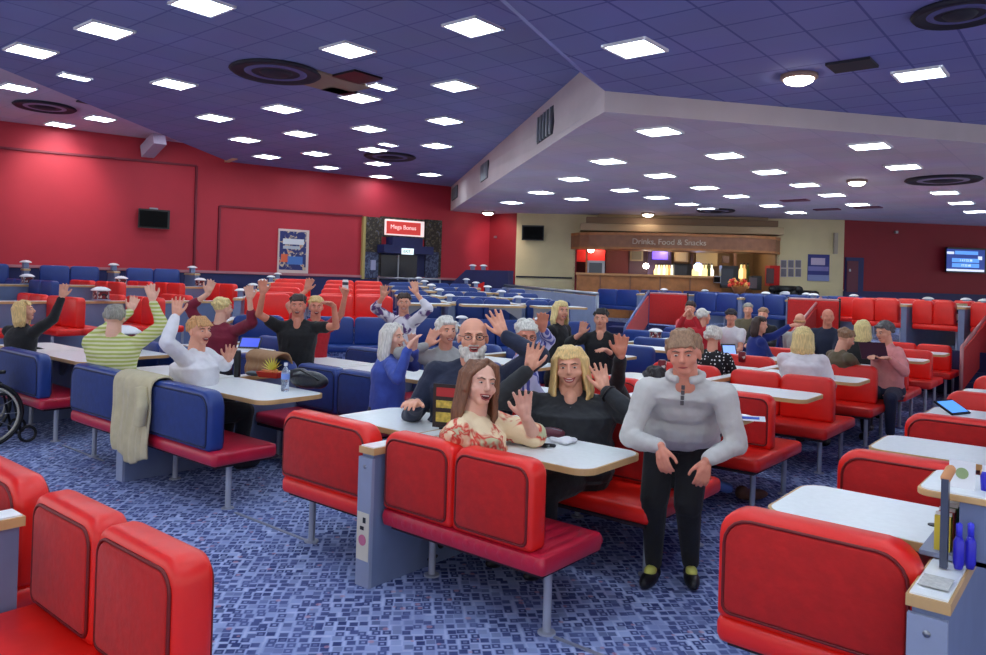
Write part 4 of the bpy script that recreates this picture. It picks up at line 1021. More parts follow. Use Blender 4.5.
# cloth materials
M_floral = pattern('cloth_floral', 'noise', rgb(240, 216, 176), rgb(206, 56, 44), 7, .85, .53, rgb(190, 190, 150))
M_yellowst = pattern('cloth_yellow_stripe', 'stripe', rgb(178, 188, 96), rgb(224, 220, 176), 9, .9, .5)
M_bluest = pattern('cloth_blue_stripe', 'vstripe', rgb(78, 84, 160), rgb(190, 190, 220), 12, .9, .5)
M_polka = pattern('cloth_polka', 'dots', rgb(236, 236, 236), rgb(20, 20, 26), 26, .85, .26)
M_purplewh = pattern('cloth_purple_white', 'noise', rgb(222, 218, 226), rgb(92, 60, 120), 7, .85, .55)
M_tartan = pattern('cloth_red_check', 'cells', rgb(160, 24, 36), rgb(226, 214, 206), 24, .9, .7)
C_grey = cloth('light_grey', rgb(194, 192, 188)); C_black = cloth('black', rgb(22, 22, 26)); C_char = cloth('charcoal', rgb(40, 42, 46)); C_navy = cloth('navy', rgb(30, 38, 62)); C_white = cloth('white', rgb(226, 224, 228)); C_denimb = cloth('bright_blue', rgb(62, 84, 172)); C_red = cloth('red', rgb(190, 30, 44)); C_maroon = cloth('maroon', rgb(122, 24, 52)); C_pink = cloth('pink', rgb(228, 150, 148)); C_olive = cloth('olive', rgb(98, 88, 66)); C_royal = cloth('royal_blue', rgb(22, 42, 120)); C_jeans = cloth('dark_jeans', rgb(34, 40, 66)); C_lgrey = cloth('cardigan_grey', rgb(160, 160, 158)); C_cream = cloth('cream', rgb(200, 188, 152)); C_tan = cloth('tan', rgb(164, 124, 88))
P = person
# -- foreground four
p1 = P('person with long brown hair in cream and red floral blouse, raising a hand', (480, 383, 4.18), 'N', 25, chest=70, tilt=-8, nod=-4, skin=SKINP, hair=('parted', 'brown'), top=M_floral, sleeve='elbow', trousers=C_black, L=(526, 400, 4.05, 'wave'), girth=1.35, smile=2, s=1.08, glasses=False)
p2 = P('person with blonde hair in black zip top, smiling with both hands raised', (570, 367, 4.85), 'S', -4, chest=0, tilt=4, skin=SKIN, hair=('shoulder', 'blonde'), top=C_char, trousers=C_black, R=(529, 355, 4.7, 'wave', -.5), L=(606, 376, 4.75, 'wave', -.6), girth=1.6, vneck=.9, s=1.1, lean=-.05)
fR, fL = atz(653, 580), atz(690, 580)
p3 = P('standing person in light grey half-zip jumper and black trousers, leaning forward', (684, 353, 3.98), -8, -6, chest=-6, nod=8, tilt=4, skin=SKINR, hair=('pixie', 'ash'), top=C_grey, trousers=C_black, R=(660, 446, 3.85, 'down', .35), L=(707, 460, 3.85, 'down', -.25), girth=1.45, smile=0, s=.98, stand=(fR, fL), lean=.10, vneck=0, collar='half')
p4 = P('person with bald head and white beard in navy jumper, waving one hand', (473, 337, 5.0), 'S', 4, chest=-6, skin=SKIN, hair=('fringe', 'white'), top=C_navy, trousers=C_black, R=(417, 403, 4.75, 'rest'), L=(505, 321, 4.95, 'wave', -.85), girth=1.6, smile=2, glasses=True, beard='white', s=1.12)
# -- behind them
P('person with short grey hair in grey cardigan behind the bearded man', (447, 331, 6.6), 'S', 20, chest=10, hair=('curly', 'white'), top=C_lgrey, trousers=C_char, R=(427, 336, 6.5), lod=1, girth=1.05)
P('person with long grey hair in bright blue denim jacket, hands lifted', (393, 337, 6.5), 'N', 55, chest=100, skin=SKINP, hair=('parted', 'white'), top=C_denimb, trousers=C_jeans, R=(408, 349, 6.1, 'clap'), L=(414, 340, 6.4), lod=1, girth=1.1)
P('person in purple and white top with both arms raised high', (404, 303, 9.2), 'S', 0, skin=SKIN, hair=('short', 'darkbrown'), top=M_purplewh, sleeve='push', trousers=C_black, R=(383, 290, 9.1), L=(417, 287, 9.1), lod=1, hipz=.74)
pv = P('person with short dark hair in black v-neck top, arms spread wide', (298, 306, 8.0), 'S', -5, chest=-5, skin=SKINR, hair=('short', 'darkbrown'), top=C_black, sleeve='short', trousers=C_char, R=(263, 286, 7.7), L=(334, 306, 7.8, 'rest'), lod=1, girth=1.25, hipz=.66, vneck=1.5, smile=2)
pc = P('person with blonde hair in red top holding up a white can', (316, 307, 8.7), 'S', 5, chest=10, skin=SKINR, hair=('short', 'blonde'), top=C_red, sleeve='short', trousers=C_char, R=(306, 284, 8.8), L=(345, 296, 8.4, 'grip'), lod=1, hipz=.66, smile=2)
P('person in maroon top with both arms raised, seen half from behind', (223, 309, 8.1), 'N', 120, chest=150, skin=SKINP, hair=('short', 'lightblonde'), top=C_maroon, sleeve='push', trousers=C_char, L=(208, 286, 8.0), R=(250, 292, 7.8), lod=1, girth=1.2, hipz=.62)
p11 = P('person with short ginger-blonde hair in white cardigan, one hand raised high', (200, 331, 6.35), 'N', 35, chest=70, skin=SKIN, hair=('pixie', 'ginger'), top=C_white, trousers=C_black, R=(176, 306, 6.1), L=(229, 350, 6.2), lod=0, girth=1.55, smile=2, lean=.02)
P('person with short grey hair in yellow striped jumper, seen from behind, arms up', (115, 318, 7.0), 'N', 165, chest=165, skin=SKINP, hair=('pixie', 'grey'), top=M_yellowst, trousers=C_char, L=(139, 297, 7.6, 'wave'), R=(153, 292, 7.0, 'wave'), lod=1, girth=1.4)
P('person with blonde hair in black coat reaching an arm up, at the left edge', (24, 311, 8.4), 'N', 75, chest=130, nod=-10, hair=('bob', 'blonde'), top=C_black, trousers=C_black, R=(62, 290, 8.3), lod=1, girth=1.15, smile=0)
P('person with glasses and thinning white hair in blue striped shirt, hand raised', (526, 336, 5.75), 'N', 12, chest=75, nod=10, skin=SKINR, hair=('short', 'white'), top=M_bluest, trousers=C_jeans, L=(543, 319, 5.9), lod=1, glasses=True, smile=0)
P('person with light blonde hair in black top, looking right behind the row', (561, 311, 9.0), 'N', 30, chest=60, hair=('bob', 'lightblonde'), top=C_black, trousers=C_black, lod=1)
P('person with dark hair tied back in black shirt, one hand raised', (601, 319, 8.8), 'S', -8, chest=-8, skin=SKIN, hair=('short', 'dark'), top=C_black, sleeve='push', trousers=C_black, R=(581, 326, 8.5), L=(606, 350, 8.4, 'rest'), lod=1, smile=0, girth=1.1, vneck=1.0)
ph = P('person in dark jacket hidden behind the blonde woman, one big hand raised', (656, 385, 5.5), 'N', 160, chest=165, nod=10, skin=SKINR, hair=('short', 'dark'), top=C_black, trousers=C_jeans, L=(619, 327, 5.0), lod=1, girth=1.0, s=1.04, feet=False)
# -- right side
P('person in red top with both hands at the face', (690, 309, 11.8), 'S', -10, hair=('short', 'darkbrown'), top=C_red, trousers=C_black, R=(684, 316, 11.5, 'clap'), L=(694, 317, 11.5, 'clap'), lod=2, hipz=.62)
P('person with white curly hair in red top beside the person covering the face', (704, 317, 11.5), 'N', 120, hair=('curly', 'white'), top=C_red, trousers=C_black, lod=2)
P('person with white hair in black polka-dot top, seen from behind', (713, 337, 8.6), 'N', 175, hair=('curly', 'white'), top=M_polka, trousers=C_black, lod=1, smile=0)
P('person in dark cap and white t-shirt, facing forward', (731, 317, 11.6), 'S', 0, hair=('short', 'dark'), top=C_white, sleeve='short', trousers=C_black, lod=2, cap=mat('cap_dark', rgb(38, 30, 40), .8))
P('person with dark hair in royal blue top, looking right', (760, 325, 10.4), 'N', 60, chest=110, hair=('bob', 'darkbrown'), top=C_royal, trousers=C_black, L=(790, 326, 10.2, 'rest'), lod=2)
P('person with pale hair in dark clothes, farthest behind the cap wearer', (748, 310, 13.5), 'S', 0, hair=('short', 'grey'), top=C_olive, trousers=C_black, lod=2)
P('person with brown hair in black top behind the royal blue top', (763, 315, 12.8), 'S', -10, hair=('short', 'ash'), top=C_black, trousers=C_black, lod=2, hipz=.6)
P('person with full blonde hair in pale grey top, seen from behind', (803, 338, 8.1), 'N', 178, chest=178, hair=('bob', 'lightblonde'), top=C_white, trousers=C_black, lod=1, girth=1.3, smile=0)
P('person with thinning reddish hair behind the blonde head', (800, 321, 11.2), 'N', 170, hair=('fringe', 'ginger'), top=C_lgrey, trousers=C_black, lod=2)
P('person with balding head in dark navy top, facing forward', (828, 317, 10.6), 'S', 15, hair=('fringe', 'greydark'), skin=SKINR, top=C_navy, trousers=C_black, lod=2, smile=0, girth=1.1)
P('person with brown hair in olive brown jacket, bent forward', (846, 339, 8.9), 'N', 120, chest=120, nod=20, hair=('short', 'ash'), top=C_olive, trousers=C_char, lod=1, girth=1.25, smile=0, lean=-.18, side=.1)
P('person with straight blonde hair behind the olive jacket', (863, 329, 10.0), 'N', 165, hair=('bob', 'lightblonde'), top=C_black, trousers=C_black, lod=2)
pp = P('person with dark grey curly hair in pink jumper holding a tablet', (884, 332, 9.0), 'S', -45, chest=-55, nod=12, hair=('curly', 'greydark'), top=C_pink, trousers=C_jeans, R=(872, 356, 8.6, 'rest'), L=(890, 359, 8.6, 'rest'), lod=1, girth=1.2, smile=0)
# zips, buttons, straps that the photograph shows on the four
for p_, z0, z1, m in ((p2, -.08, -.26, M_steel),):
    g = G(); 
    for k in range(9): c = p_['nb'] + p_['cf'] * (.148 + .012 * math.sin(k / 8 * PI)) * 1.0 + V((0, 0, z0 - .025 * k)); g.box(c, (.012, .012, .02))
    g.shift(p_['base']); obj('zip', g, M_steel, p_['t'])
g = G()
for k in range(4): g.box(p3['nb'] + p3['cf'] * (.105 + .012 * k) + V((0, 0, -.03 - .025 * k)), (.014, .014, .022))
g.shift(p3['base']); obj('zip', g, mat('dark_zip', rgb(70, 66, 70), .5), p3['t'])
for fp, sd in ((fR, 1), (fL, -1)):
    g = G(); ff = (p3['hf'] + V((p3['hf'].y, -p3['hf'].x, 0)) * sd * (.12 if sd == 1 else .25)).normalized(); sr = V((ff.y, -ff.x, 0))
    g.ell(V((fp.x, fp.y, .072)) + ff * .055, [.034, .062, .030], Matrix((sr, ff, UP)).transposed(), 14, 8); g.shift(p3['base']); obj('sock', g, mat('yellow_sock', rgb(222, 220, 110), .8), p3['t'], True)
# wristwatch on the blonde woman
W_ = p2['hands']['L'][3]; E_ = p2['hands']['L'][2]; d_ = (W_ - E_).normalized(); o_ = d_.orthogonal(); y_ = d_.cross(o_)
g = G().tube([W_ - d_ * .03 + (o_ * math.cos(a) + y_ * math.sin(a)) * .040 for a in [2 * PI * k / 16 for k in range(16)]], .006, 6, closed=True); g.shift(p2['base']); obj('bracelet', g, M_black, p2['t'], True)
# foot and blue sock reaching into the aisle
ft = atz(742, 491, .10); kn_ = atz(692, 470, .30)
tt = ph
g = G(); g.caps(kn_, atz(706, 482, .20), .07, .06, 12); g.shift(tt['base']); remesh(obj('trouser_leg', g, C_jeans, tt['t'], True), .009, 2)
g = G(); a_, b_ = atz(708, 482, .19), atz(728, 488, .13); g.caps(a_, b_, .045, .04, 12); g.shift(tt['base']); obj('sock', g, mat('blue_sock', rgb(92, 124, 190), .85), tt['t'], True)
g = G(); dd = V((RT.x, RT.y, 0)) * .85 + V((0, .35, 0)); dd.normalize(); Bs = Matrix((V((dd.y, -dd.x, 0)), dd, UP)).transposed(); g.ell(ft + dd * .09 + V((0, 0, -.03)), [.05, .145, .045], Bs, 18, 10); g.ell(ft + dd * .0 + V((0, 0, -.01)), [.045, .06, .055], Bs, 14, 8); g.shift(tt['base']); remesh(obj('shoe', g, mat('brown_leather', rgb(108, 70, 46), .5, var=.2, scale=12), tt['t'], True), .008, 2)
# ================================================================== WALL FURNITURE
def text_on(W, px, py, off, body, size, m, parent, name='lettering', ext=.003):
    p = W.hit(px, py, off); return text(body, size, m, parent, p, W.R, ext, name)
def wbox(W, x0, y0, x1, y1, th, off=0., m=None, name=None, parent=None, label=None, cat=None, group=None):
    g = G(); W.box(g, x0, y0, x1, y1, th, off)
    if parent: g.shift(parent.location); return obj(name, g, m, parent)
    return solid(name, label, cat, g, m, group=group)
def wthing(W, name, label, cat, px, py, group=None):
    p = W.hit(px, py, 0); return thing(name, label, cat, p, 0, group)
M_signred = mat('sign_red', rgb(190, 44, 44), .5, emit=.22, ecol=rgb(255, 80, 70)); M_signwhite = mat('sign_white', rgb(245, 226, 222), .5, emit=.35, ecol=rgb(255, 226, 220)); M_exit = mat('exit_white', rgb(225, 240, 240), .4, emit=.5)
# television on the left wall
t = wthing(WLn, 'wall_television', 'black switched-off television mounted high on the left red wall', 'television', 153, 218)
wbox(WLn, 138, 209.5, 169, 228.5, .09, .10, M_black, 'casing', t); wbox(WLn, 139.5, 211, 167.5, 227, .012, .19, M_screenoff, 'screen', t); wbox(WLn, 149, 208, 157, 222, .1, 0, M_steel, 'bracket', t)
# framed poster
M_post = pattern('poster_print', 'noise', rgb(34, 44, 104), rgb(196, 178, 150), 6, .6, .55, rgb(180, 60, 60))
t = wthing(WLn, 'framed_poster', 'busy multicoloured poster in a pale frame on the red wall', 'poster', 292.5, 251)
wbox(WLn, 277.5, 229.5, 308, 273, .05, .0, mat('poster_frame', rgb(206, 190, 184), .5), 'frame', t); wbox(WLn, 279.5, 231.5, 306, 270, .01, .05, M_post, 'print', t)
wbox(WLn, 283, 239, 304, 244.5, .006, .062, mat('poster_band', rgb(206, 210, 216), .6), 'title_band', t); wbox(WLn, 283, 246, 300, 249, .006, .062, mat('poster_band2', rgb(170, 180, 190), .6), 'title_band', t)
wbox(WLn, 287, 256.5, 302.5, 264.5, .006, .062, mat('poster_blue', rgb(64, 110, 178), .5), 'blue_picture', t); wbox(WLn, 281, 254, 288, 262, .006, .062, mat('poster_orange', rgb(214, 96, 60), .5), 'orange_picture', t)
# entrance with patterned curtains, canopy and double door
M_curt = pattern('entrance_curtain', 'noise', rgb(44, 38, 34), rgb(96, 84, 62), 13, .8, .55, rgb(70, 80, 110))
M_curt2 = pattern('entrance_curtain_blue', 'noise', rgb(48, 52, 80), rgb(84, 94, 120), 9, .8, .5)
for i, (x0, x1, l) in enumerate(((361.5, 380, 'left'), (424, 440, 'right'))):
    t = wthing(WLn, 'stone_cladding', 'dark patterned stone-like wall covering %s of the entrance doors' % l, 'wall panel', (x0 + x1) / 2, 250, 'entrance wall panels')
    wbox(WLn, x0, 217 if i == 0 else 220, x1, 279, .08, .0, M_curt, 'panel', t); wbox(WLn, x0 + 1, 252, x1 - 2, 278, .02, .08, M_curt2, 'lower_print', t)
wbox(WLn, 380, 218, 424, 238, .05, 0, M_curt, 'stone_cladding', None, 'dark patterned wall covering behind the red entrance sign', 'wall panel')
wbox(WLn, 361, 216.5, 363.5, 279, .12, .0, mat('gilt_edge', rgb(170, 150, 90), .6), 'gilt_strip', None, 'thin gold-green vertical edge left of the entrance', 'trim')
t = wthing(WLn, 'entrance_canopy', 'dark navy stepped canopy over the entrance double doors', 'canopy', 400, 250)
wbox(WLn, 376, 246, 425, 254, .5, 0, M_navy, 'lower_step', t); wbox(WLn, 386, 238, 416, 247, .4, 0, M_navy, 'upper_step', t)
t = wthing(WLn, 'double_door', 'dark glazed double door under the navy entrance canopy', 'door', 399, 268)
wbox(WLn, 377, 253, 424, 280, .06, 0, M_navy, 'door_frame', t)
for x0, x1 in ((380, 397), (399, 416)):
    d = wbox(WLn, x0, 255, x1, 280, .05, .06, mat('door_glass_dark', rgb(14, 16, 30), .25), 'door_leaf', t)
wbox(WLn, 397.2, 255, 398.6, 280, .03, .11, M_steel, 'door_edge', t)
t = wthing(WLn, 'entrance_sign', 'lit red and white sign with white lettering above the entrance doors', 'sign', 403, 228)
wbox(WLn, 384.5, 220.5, 422.5, 236, .10, .15, M_signwhite, 'white_border', t); wbox(WLn, 386.5, 222, 420.5, 234.5, .01, .25, M_signred, 'red_face', t)
text_on(WLn, 403.5, 227.6, .27, 'Mega Bonus', .17, M_signwhite, t)
t = wthing(WLn, 'exit_sign', 'small lit white exit sign on the navy entrance canopy', 'sign', 407, 251)
wbox(WLn, 401.5, 248.5, 413, 254.5, .04, .5, M_exit, 'face', t); text_on(WLn, 407, 251.5, .545, 'EXIT', .11, mat('exit_green', rgb(30, 110, 80), .5), t)
wbox(WLn, 370.5, 260, 375, 270, .05, .1, mat('pale_notice', rgb(160, 160, 190), .6), 'wall_notice', None, 'small pale notice left of the entrance doors', 'notice')
# handrail in front of the entrance
t = thing('entrance_rail', 'thin steel rail in front of the entrance doors', 'handrail', atd(400, 283, 20.3))
a, b = atd(378, 277.5, 20.3), atd(440, 279.5, 20.3); g = G().tube([a, b], .025)
for q in (a, (a + b) / 2, b): g.caps(q, V((q.x, q.y, .8)), .022)
g.shift(t.location); obj('rail', g, M_steel, t, True)
# second television on the beige wall
t = wthing(WBar, 'wall_television', 'small black television on the beige wall left of the bar', 'television', 533, 233)
wbox(WBar, 522, 225.5, 544, 240.5, .09, .12, M_black, 'casing', t); wbox(WBar, 523, 226.7, 543, 239.3, .01, .21, M_screenoff, 'screen', t); wbox(WBar, 530, 228, 536, 238, .12, 0, M_steel, 'bracket', t)
# beige steps above the bar canopy
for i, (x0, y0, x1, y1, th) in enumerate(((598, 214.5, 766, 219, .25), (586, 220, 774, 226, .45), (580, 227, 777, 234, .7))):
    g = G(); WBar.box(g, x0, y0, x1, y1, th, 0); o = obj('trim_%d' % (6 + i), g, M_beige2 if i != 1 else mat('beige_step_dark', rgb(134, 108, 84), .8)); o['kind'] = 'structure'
# curved wooden canopy
t = wthing(WBar, 'bar_canopy', 'curved wooden bar canopy with white lettering along its front', 'canopy', 676, 250)
c0 = WBar.hit(571, 240, 0); c1 = WBar.hit(780, 244, 0); zc0 = WBar.hit(676, 249.5, .9).z; zc1 = WBar.hit(676, 235.5, .9).z
n = 24; rs0 = []; pr = []
for k in range(n + 1):
    u_ = k / n; p = c0 + (c1 - c0) * u_; out = 1.05 * (1 - abs(2 * u_ - 1) ** 3) ** .5 if 0 < u_ < 1 else 0.02; pr.append(V((p.x, p.y, 0)) + WBar.n * max(.02, out))
back = [V((c1.x, c1.y, 0)), V((c0.x, c0.y, 0))]
g = G(); prism(g, pr + back, zc0, zc1); g.shift(t.location); obj('fascia', g, M_wood, t)
g = G(); prism(g, [p + WBar.n * .04 for p in pr] + back, zc1 - .03, zc1 + .05); prism(g, [p + WBar.n * .04 for p in pr] + back, zc0 - .03, zc0 + .03); g.shift(t.location); obj('moulding', g, M_ctwood, t)
c = WBar.hit(669, 242.3, 1.12); text('Drinks, Food & Snacks', .225, mat('canopy_letters', rgb(206, 186, 166), .6), t, c, WBar.R, .01)
# counter
t = wthing(WBar, 'bar_counter', 'long wooden bar counter with pale worktop under the canopy', 'counter', 650, 290)
def bbox_bar(x0, x1, z0, z1, o0, o1, m, name, parent, n_=1):
    a = WBar.hit(x0, 270, o1); b = WBar.hit(x1, 270, o1); c = (a + b) / 2 - WBar.n * (o1 - o0) / 2
    g = G().box((c.x, c.y, (z0 + z1) / 2), ((b - a).length, abs(o1 - o0), z1 - z0), WBar.R); g.shift(parent.location); return obj(name, g, m, parent)
zt = WBar.hit(630, 276, .3).z
bbox_bar(577, 722, ZP, zt, -.1, .35, M_ctwood, 'front', t); bbox_bar(576, 723, zt, zt + .06, -.2, .45, mat('counter_top', rgb(206, 150, 96), .4), 'worktop', t)
for x in (600, 630, 660, 690): bbox_bar(x, x + 1.2, ZP, zt, .35, .38, M_wood, 'pilaster', t)
t = wthing(WBar, 'bar_post', 'slim wooden post at the left end of the bar opening', 'post', 586, 290); bbox_bar(585.5, 587, ZP, zc0, .1, .2, M_ctwood, 'shaft', t)
# things behind the counter
def bar_item(name, label, cat, x0, x1, y0, y1, depth, th, m, face=None, facem=None, group=None):
    t = wthing(WBar, name, label, cat, (x0 + x1) / 2, y1); g = G(); WBar.box(g, x0, y0, x1, y1, th, -depth); g.shift(t.location); obj('body', g, m, t)
    if group: t['group'] = group
    if face: g = G(); ix = (x1 - x0) * .12; iy = (y1 - y0) * .12; WBar.box(g, x0 + ix, y0 + iy, x1 - ix, y1 - iy, .02, -depth + th); g.shift(t.location); obj(face, g, facem, t)
    return t
bar_item('glass_cabinet', 'small steel and glass display cabinet at the left end of the bar', 'cabinet', 587, 604, 261, 276, .5, .4, M_steel, 'glass_front', mat('cabinet_glass', rgb(70, 84, 100), .2))
bar_item('red_wall_panel', 'bright red wall panel behind the display cabinet in the bar', 'panel', 577, 605, 247, 262, 1.2, .05, M_vredp)
bar_item('menu_board', 'grey menu board with a dark emblem left of the blue sign', 'menu board', 630, 643, 249.5, 261, 1.6, .06, mat('board_grey', rgb(132, 118, 96), .6), 'emblem', mat('emblem', rgb(90, 84, 76), .6))
bar_item('neon_sign', 'glowing violet-blue sign high on the bar back wall', 'sign', 650, 670, 250.5, 260.5, 1.5, .08, mat('neon_case', rgb(50, 30, 90), .4), 'glowing_face', mat('neon_face', rgb(84, 60, 220), .4, emit=1.2, ecol=(.10, .06, .75, 1)))
bar_item('menu_board', 'tan menu board between the violet sign and the black screen', 'menu board', 674, 688, 251, 262, 1.6, .06, mat('board_tan', rgb(150, 126, 96), .6), 'print', mat('board_tan2', rgb(176, 156, 124), .6))
bar_item('dark_cooler', 'black drinks cooler in the middle of the bar', 'cooler', 672, 689, 264, 278, 1.2, .5, M_black, 'glass_front', mat('cooler_glass', rgb(26, 30, 44), .2))
bar_item('menu_board', 'wide beige menu board above the lit bottles at the right of the bar', 'menu board', 696, 717, 252, 266, 1.6, .06, mat('board_beige', rgb(176, 154, 110), .6))
bar_item('menu_board', 'dark square picture on the beige back wall of the bar', 'menu board', 722, 729, 256, 263, 1.6, .06, mat('board_dark', rgb(60, 34, 36), .6))
bar_item('coffee_machine', 'tall dark coffee machine standing on the bar counter', 'coffee machine', 719, 735, 266, 288, -.2, .4, M_black, 'panel', mat('cm_panel', rgb(54, 56, 66), .4))
bar_item('till', 'grey cash till at the right part of the counter', 'till', 713, 721, 276, 283, -.3, .3, M_steel, 'screen', M_screenoff)
bar_item('drinks_machine', 'dark drinks dispenser at the right end of the bar', 'dispenser', 748, 758, 276, 290, -.3, .4, M_black, 'panel', mat('dm_panel', rgb(90, 74, 80), .4))
bar_item('red_fridge', 'red fridge at the right end of the bar opening', 'fridge', 765, 775, 266, 286, .3, .5, M_vredp, 'glass_door', mat('fridge_glass', rgb(60, 16, 30), .25))
t = wthing(WBar, 'lamp_globe', 'small bluish white globe light above the right bottles', 'lamp', 698, 268); g = G().ell(WBar.hit(698, 267, -1.0), [.13] * 3); g.shift(t.location); obj('globe', g, mat('globe_blue', rgb(150, 180, 255), .4, emit=5, ecol=(.3, .45, 1, 1)), t, True)
t = wthing(WBar, 'lamp_globe', 'tiny white bulb left of the violet bar sign', 'lamp', 646, 266); g = G().ell(WBar.hit(646, 266, -1.0), [.09] * 3); g.shift(t.location); obj('globe', g, M_warm, t, True)
t = wthing(WBar, 'bar_ceiling_lamp', 'warm strip lamp below the left part of the canopy', 'lamp', 617, 247); g = G(); WBar.box(g, 609, 246.5, 625, 248.5, .25, -.4); g.shift(t.location); obj('glass', g, mat('strip_warm', (1, .9, .6, 1), .4, emit=7, ecol=(1, .88, .55, 1)), t)
t = wthing(WBar, 'bar_ceiling_lamp', 'tiny spotlight at the far left of the bar opening', 'lamp', 591, 250); g = G().ell(WBar.hit(591, 249.5, -.5), [.1] * 3); g.shift(t.location); obj('glass', g, M_warm, t, True)
M_bot = [mat('bottle_lit_yellow', rgb(240, 214, 120), .25, emit=.9, ecol=(1, .82, .35, 1)), mat('bottle_green', rgb(110, 130, 70), .25), mat('bottle_lit_amber', rgb(190, 120, 50), .25, emit=.5, ecol=(1, .6, .2, 1)), mat('bottle_lit_white', rgb(240, 236, 214), .3, emit=.7, ecol=(1, .95, .75, 1))]  # light on the bottles is put into the glass as a glow
xs = [656 + 2.6 * k for k in range(7)] + [694 + 2.9 * k for k in range(7)] + [741, 744, 747.5]
for i, x in enumerate(xs):
    p = WBar.hit(x, 278.5, -1.0 if x < 740 else -.6); r = .075
    t = thing('bottle', 'bottle on the bar back shelf, %s from the left' % (ORD[i] if i < 16 else 'last'), 'bottle', V((p.x, p.y, p.z)), 0, 'bottles behind the bar')
    obj('glass', G().lathe((0, 0, 0), [(r, 0), (r, .24), (r * .4, .33), (r * .36, .42)], 8), M_bot[(0, 3, 0, 3, 0, 2, 3, 0, 0, 3, 0, 0, 1, 3, 0, 2, 1)[i % 17]], t, True); obj('cap', G().lathe((0, 0, 0), [(r * .4, .42), (r * .4, .46)], 8), M_black, t)
t = wthing(WBar, 'back_shelf', 'lit back shelf carrying the bottles behind the bar', 'shelf', 690, 283)
bbox_bar(652, 716, WBar.hit(690, 278.6, -1.0).z - .9, WBar.hit(690, 278.6, -1.0).z - .005, -1.3, -.85, M_ctwood, 'cabinet', t)
# mirror panels and shelves of the bar back
for i, (x0, x1, m) in enumerate(((606, 628, rgb(104, 36, 44)), (628.6, 647, rgb(72, 40, 62)), (647.5, 671, rgb(86, 66, 110)), (690, 693, rgb(96, 58, 40)), (733, 736, rgb(96, 58, 40)))):
    bar_item('bar_back_panel', ('wide maroon panel behind the left of the bar', 'dark purple panel behind the bar', 'violet lit panel behind the bottles', 'narrow brown pilaster left of the beige menu board', 'narrow brown pilaster right of the coffee machine')[i], 'panel', x0, x1, 248.5, 280, 1.75, .05, mat('barpan%d' % i, m, .5))
# flower display
p = atd(739, 292, 19.5); t = thing('flower_display', 'orange-red flower arrangement standing on the red bench tops before the bar', 'flowers', p); rn = random.Random(3)
obj('basket', G().lathe((0, 0, 0), [(.12, -.05), (.2, .12), (.21, .14)], 10), M_ctwood, t, True)
g = G()
for k in range(34): g.ell((rn.uniform(-.26, .26), rn.uniform(-.12, .12), rn.uniform(.12, .32)), [rn.uniform(.035, .06)] * 3, None, 7, 5, rn.choice((0, 0, 1)))
obj('blooms', g, [mat('bloom_red', rgb(226, 70, 50), .7), mat('bloom_yellow', rgb(236, 170, 90), .7)], t, True)
# notices and posters on the beige wall right of the bar
k = 0
for ry, (y0, y1) in enumerate(((260.5, 267.5), (269, 276.5))):
    for cx_ in range(3):
        x0 = 781 + 7.3 * cx_; t = wthing(WBar, 'pinned_notice', 'grey notice sheet in the grid on the beige wall, %s row, %s' % (('upper', 'lower')[ry], ('left', 'middle', 'right')[cx_]), 'notice', x0 + 2.5, y1, 'grid of notice sheets')
        wbox(WBar, x0, y0, x0 + 5, y1, .02, 0, mat('sheet_grey', rgb(106, 102, 112), .6, var=.2, scale=6), 'sheet', t); wbox(WBar, x0 - .5, y0 - .5, x0 + 5.5, y1 + .5, .008, 0, mat('sheet_border', rgb(170, 160, 176), .6), 'border', t)
t = wthing(WBar, 'blue_poster', 'large blue poster with white title block on the beige wall', 'poster', 818, 268)
wbox(WBar, 807.5, 254.5, 829, 281, .03, 0, mat('poster_navy', rgb(34, 42, 118), .5), 'sheet', t); wbox(WBar, 811, 258, 825, 265, .01, .035, mat('poster_pale', rgb(184, 170, 196), .5), 'title_block', t)
wbox(WBar, 808, 266.5, 828.5, 271, .01, .035, mat('poster_mid', rgb(112, 110, 170), .5), 'stripe', t); wbox(WBar, 807.5, 275, 829, 281, .01, .035, mat('poster_light', rgb(124, 134, 180), .5), 'foot_band', t)
wbox(WBar, 833, 233, 836.5, 254, .12, 0, mat('speaker_beige', rgb(168, 158, 140), .6), 'column_speaker', None, 'slim beige column speaker beside the wall corner', 'speaker')
wbox(WBar, 778, 288.5, 843, 290.2, .04, 0, M_beige, 'dado_rail', None, 'pale dado rail on the beige wall right of the bar', 'rail')
wbox(WBar, 516, 276.5, 572, 278, .04, 0, M_dark, 'dado_rail', None, 'dark dado rail on the beige wall left of the bar', 'rail')
for i, (x0, x1) in enumerate(((778, 794), (799, 811))):
    p = WBar.hit((x0 + x1) / 2, 290, 1.2); t = thing('tub_armchair', ('dark tub armchair with a white cushion against the beige wall', 'dark tub armchair to the right against the beige wall')[i], 'armchair', V((p.x, p.y, ZP + .1)), WBar.rz())
    w_ = (.72, .58)[i]; h_ = (.98, .86)[i]
    g = G(); g.tube([(w_ / 2 * math.cos(a_), -w_ / 2 * math.sin(a_) * -1, h_ - .1) for a_ in [PI * q / 12 for q in range(13)]], .11, 8); obj('arm_roll', g, M_black, t, True)
    g = G(); g.rings([[V(((w_ / 2 + o_) * math.cos(a_), (w_ / 2 + o_) * math.sin(a_), z_)) for a_ in [PI * q / 12 for q in range(13)]] + [V(((w_ / 2 + o_ - .1) * math.cos(a_), (w_ / 2 + o_ - .1) * math.sin(a_), z_)) for a_ in [PI * q / 12 for q in range(12, -1, -1)]] for z_, o_ in ((.1, 0), (h_ - .1, .03))]); obj('shell', g, M_black, t, True)
    obj('seat', pillow(G(), w_, w_ * .8, .22, .1, .1, .05, swap=lambda q: V((q[0], q[2] - w_ * .4, q[1])), off=(0, 0, .42)), mat('chair_leather', rgb(24, 32, 44), .4), t, True)
    if i == 0: obj('cushion', G().ell((0, .05, .74), [.16, .06, .10]), M_white, t, True)
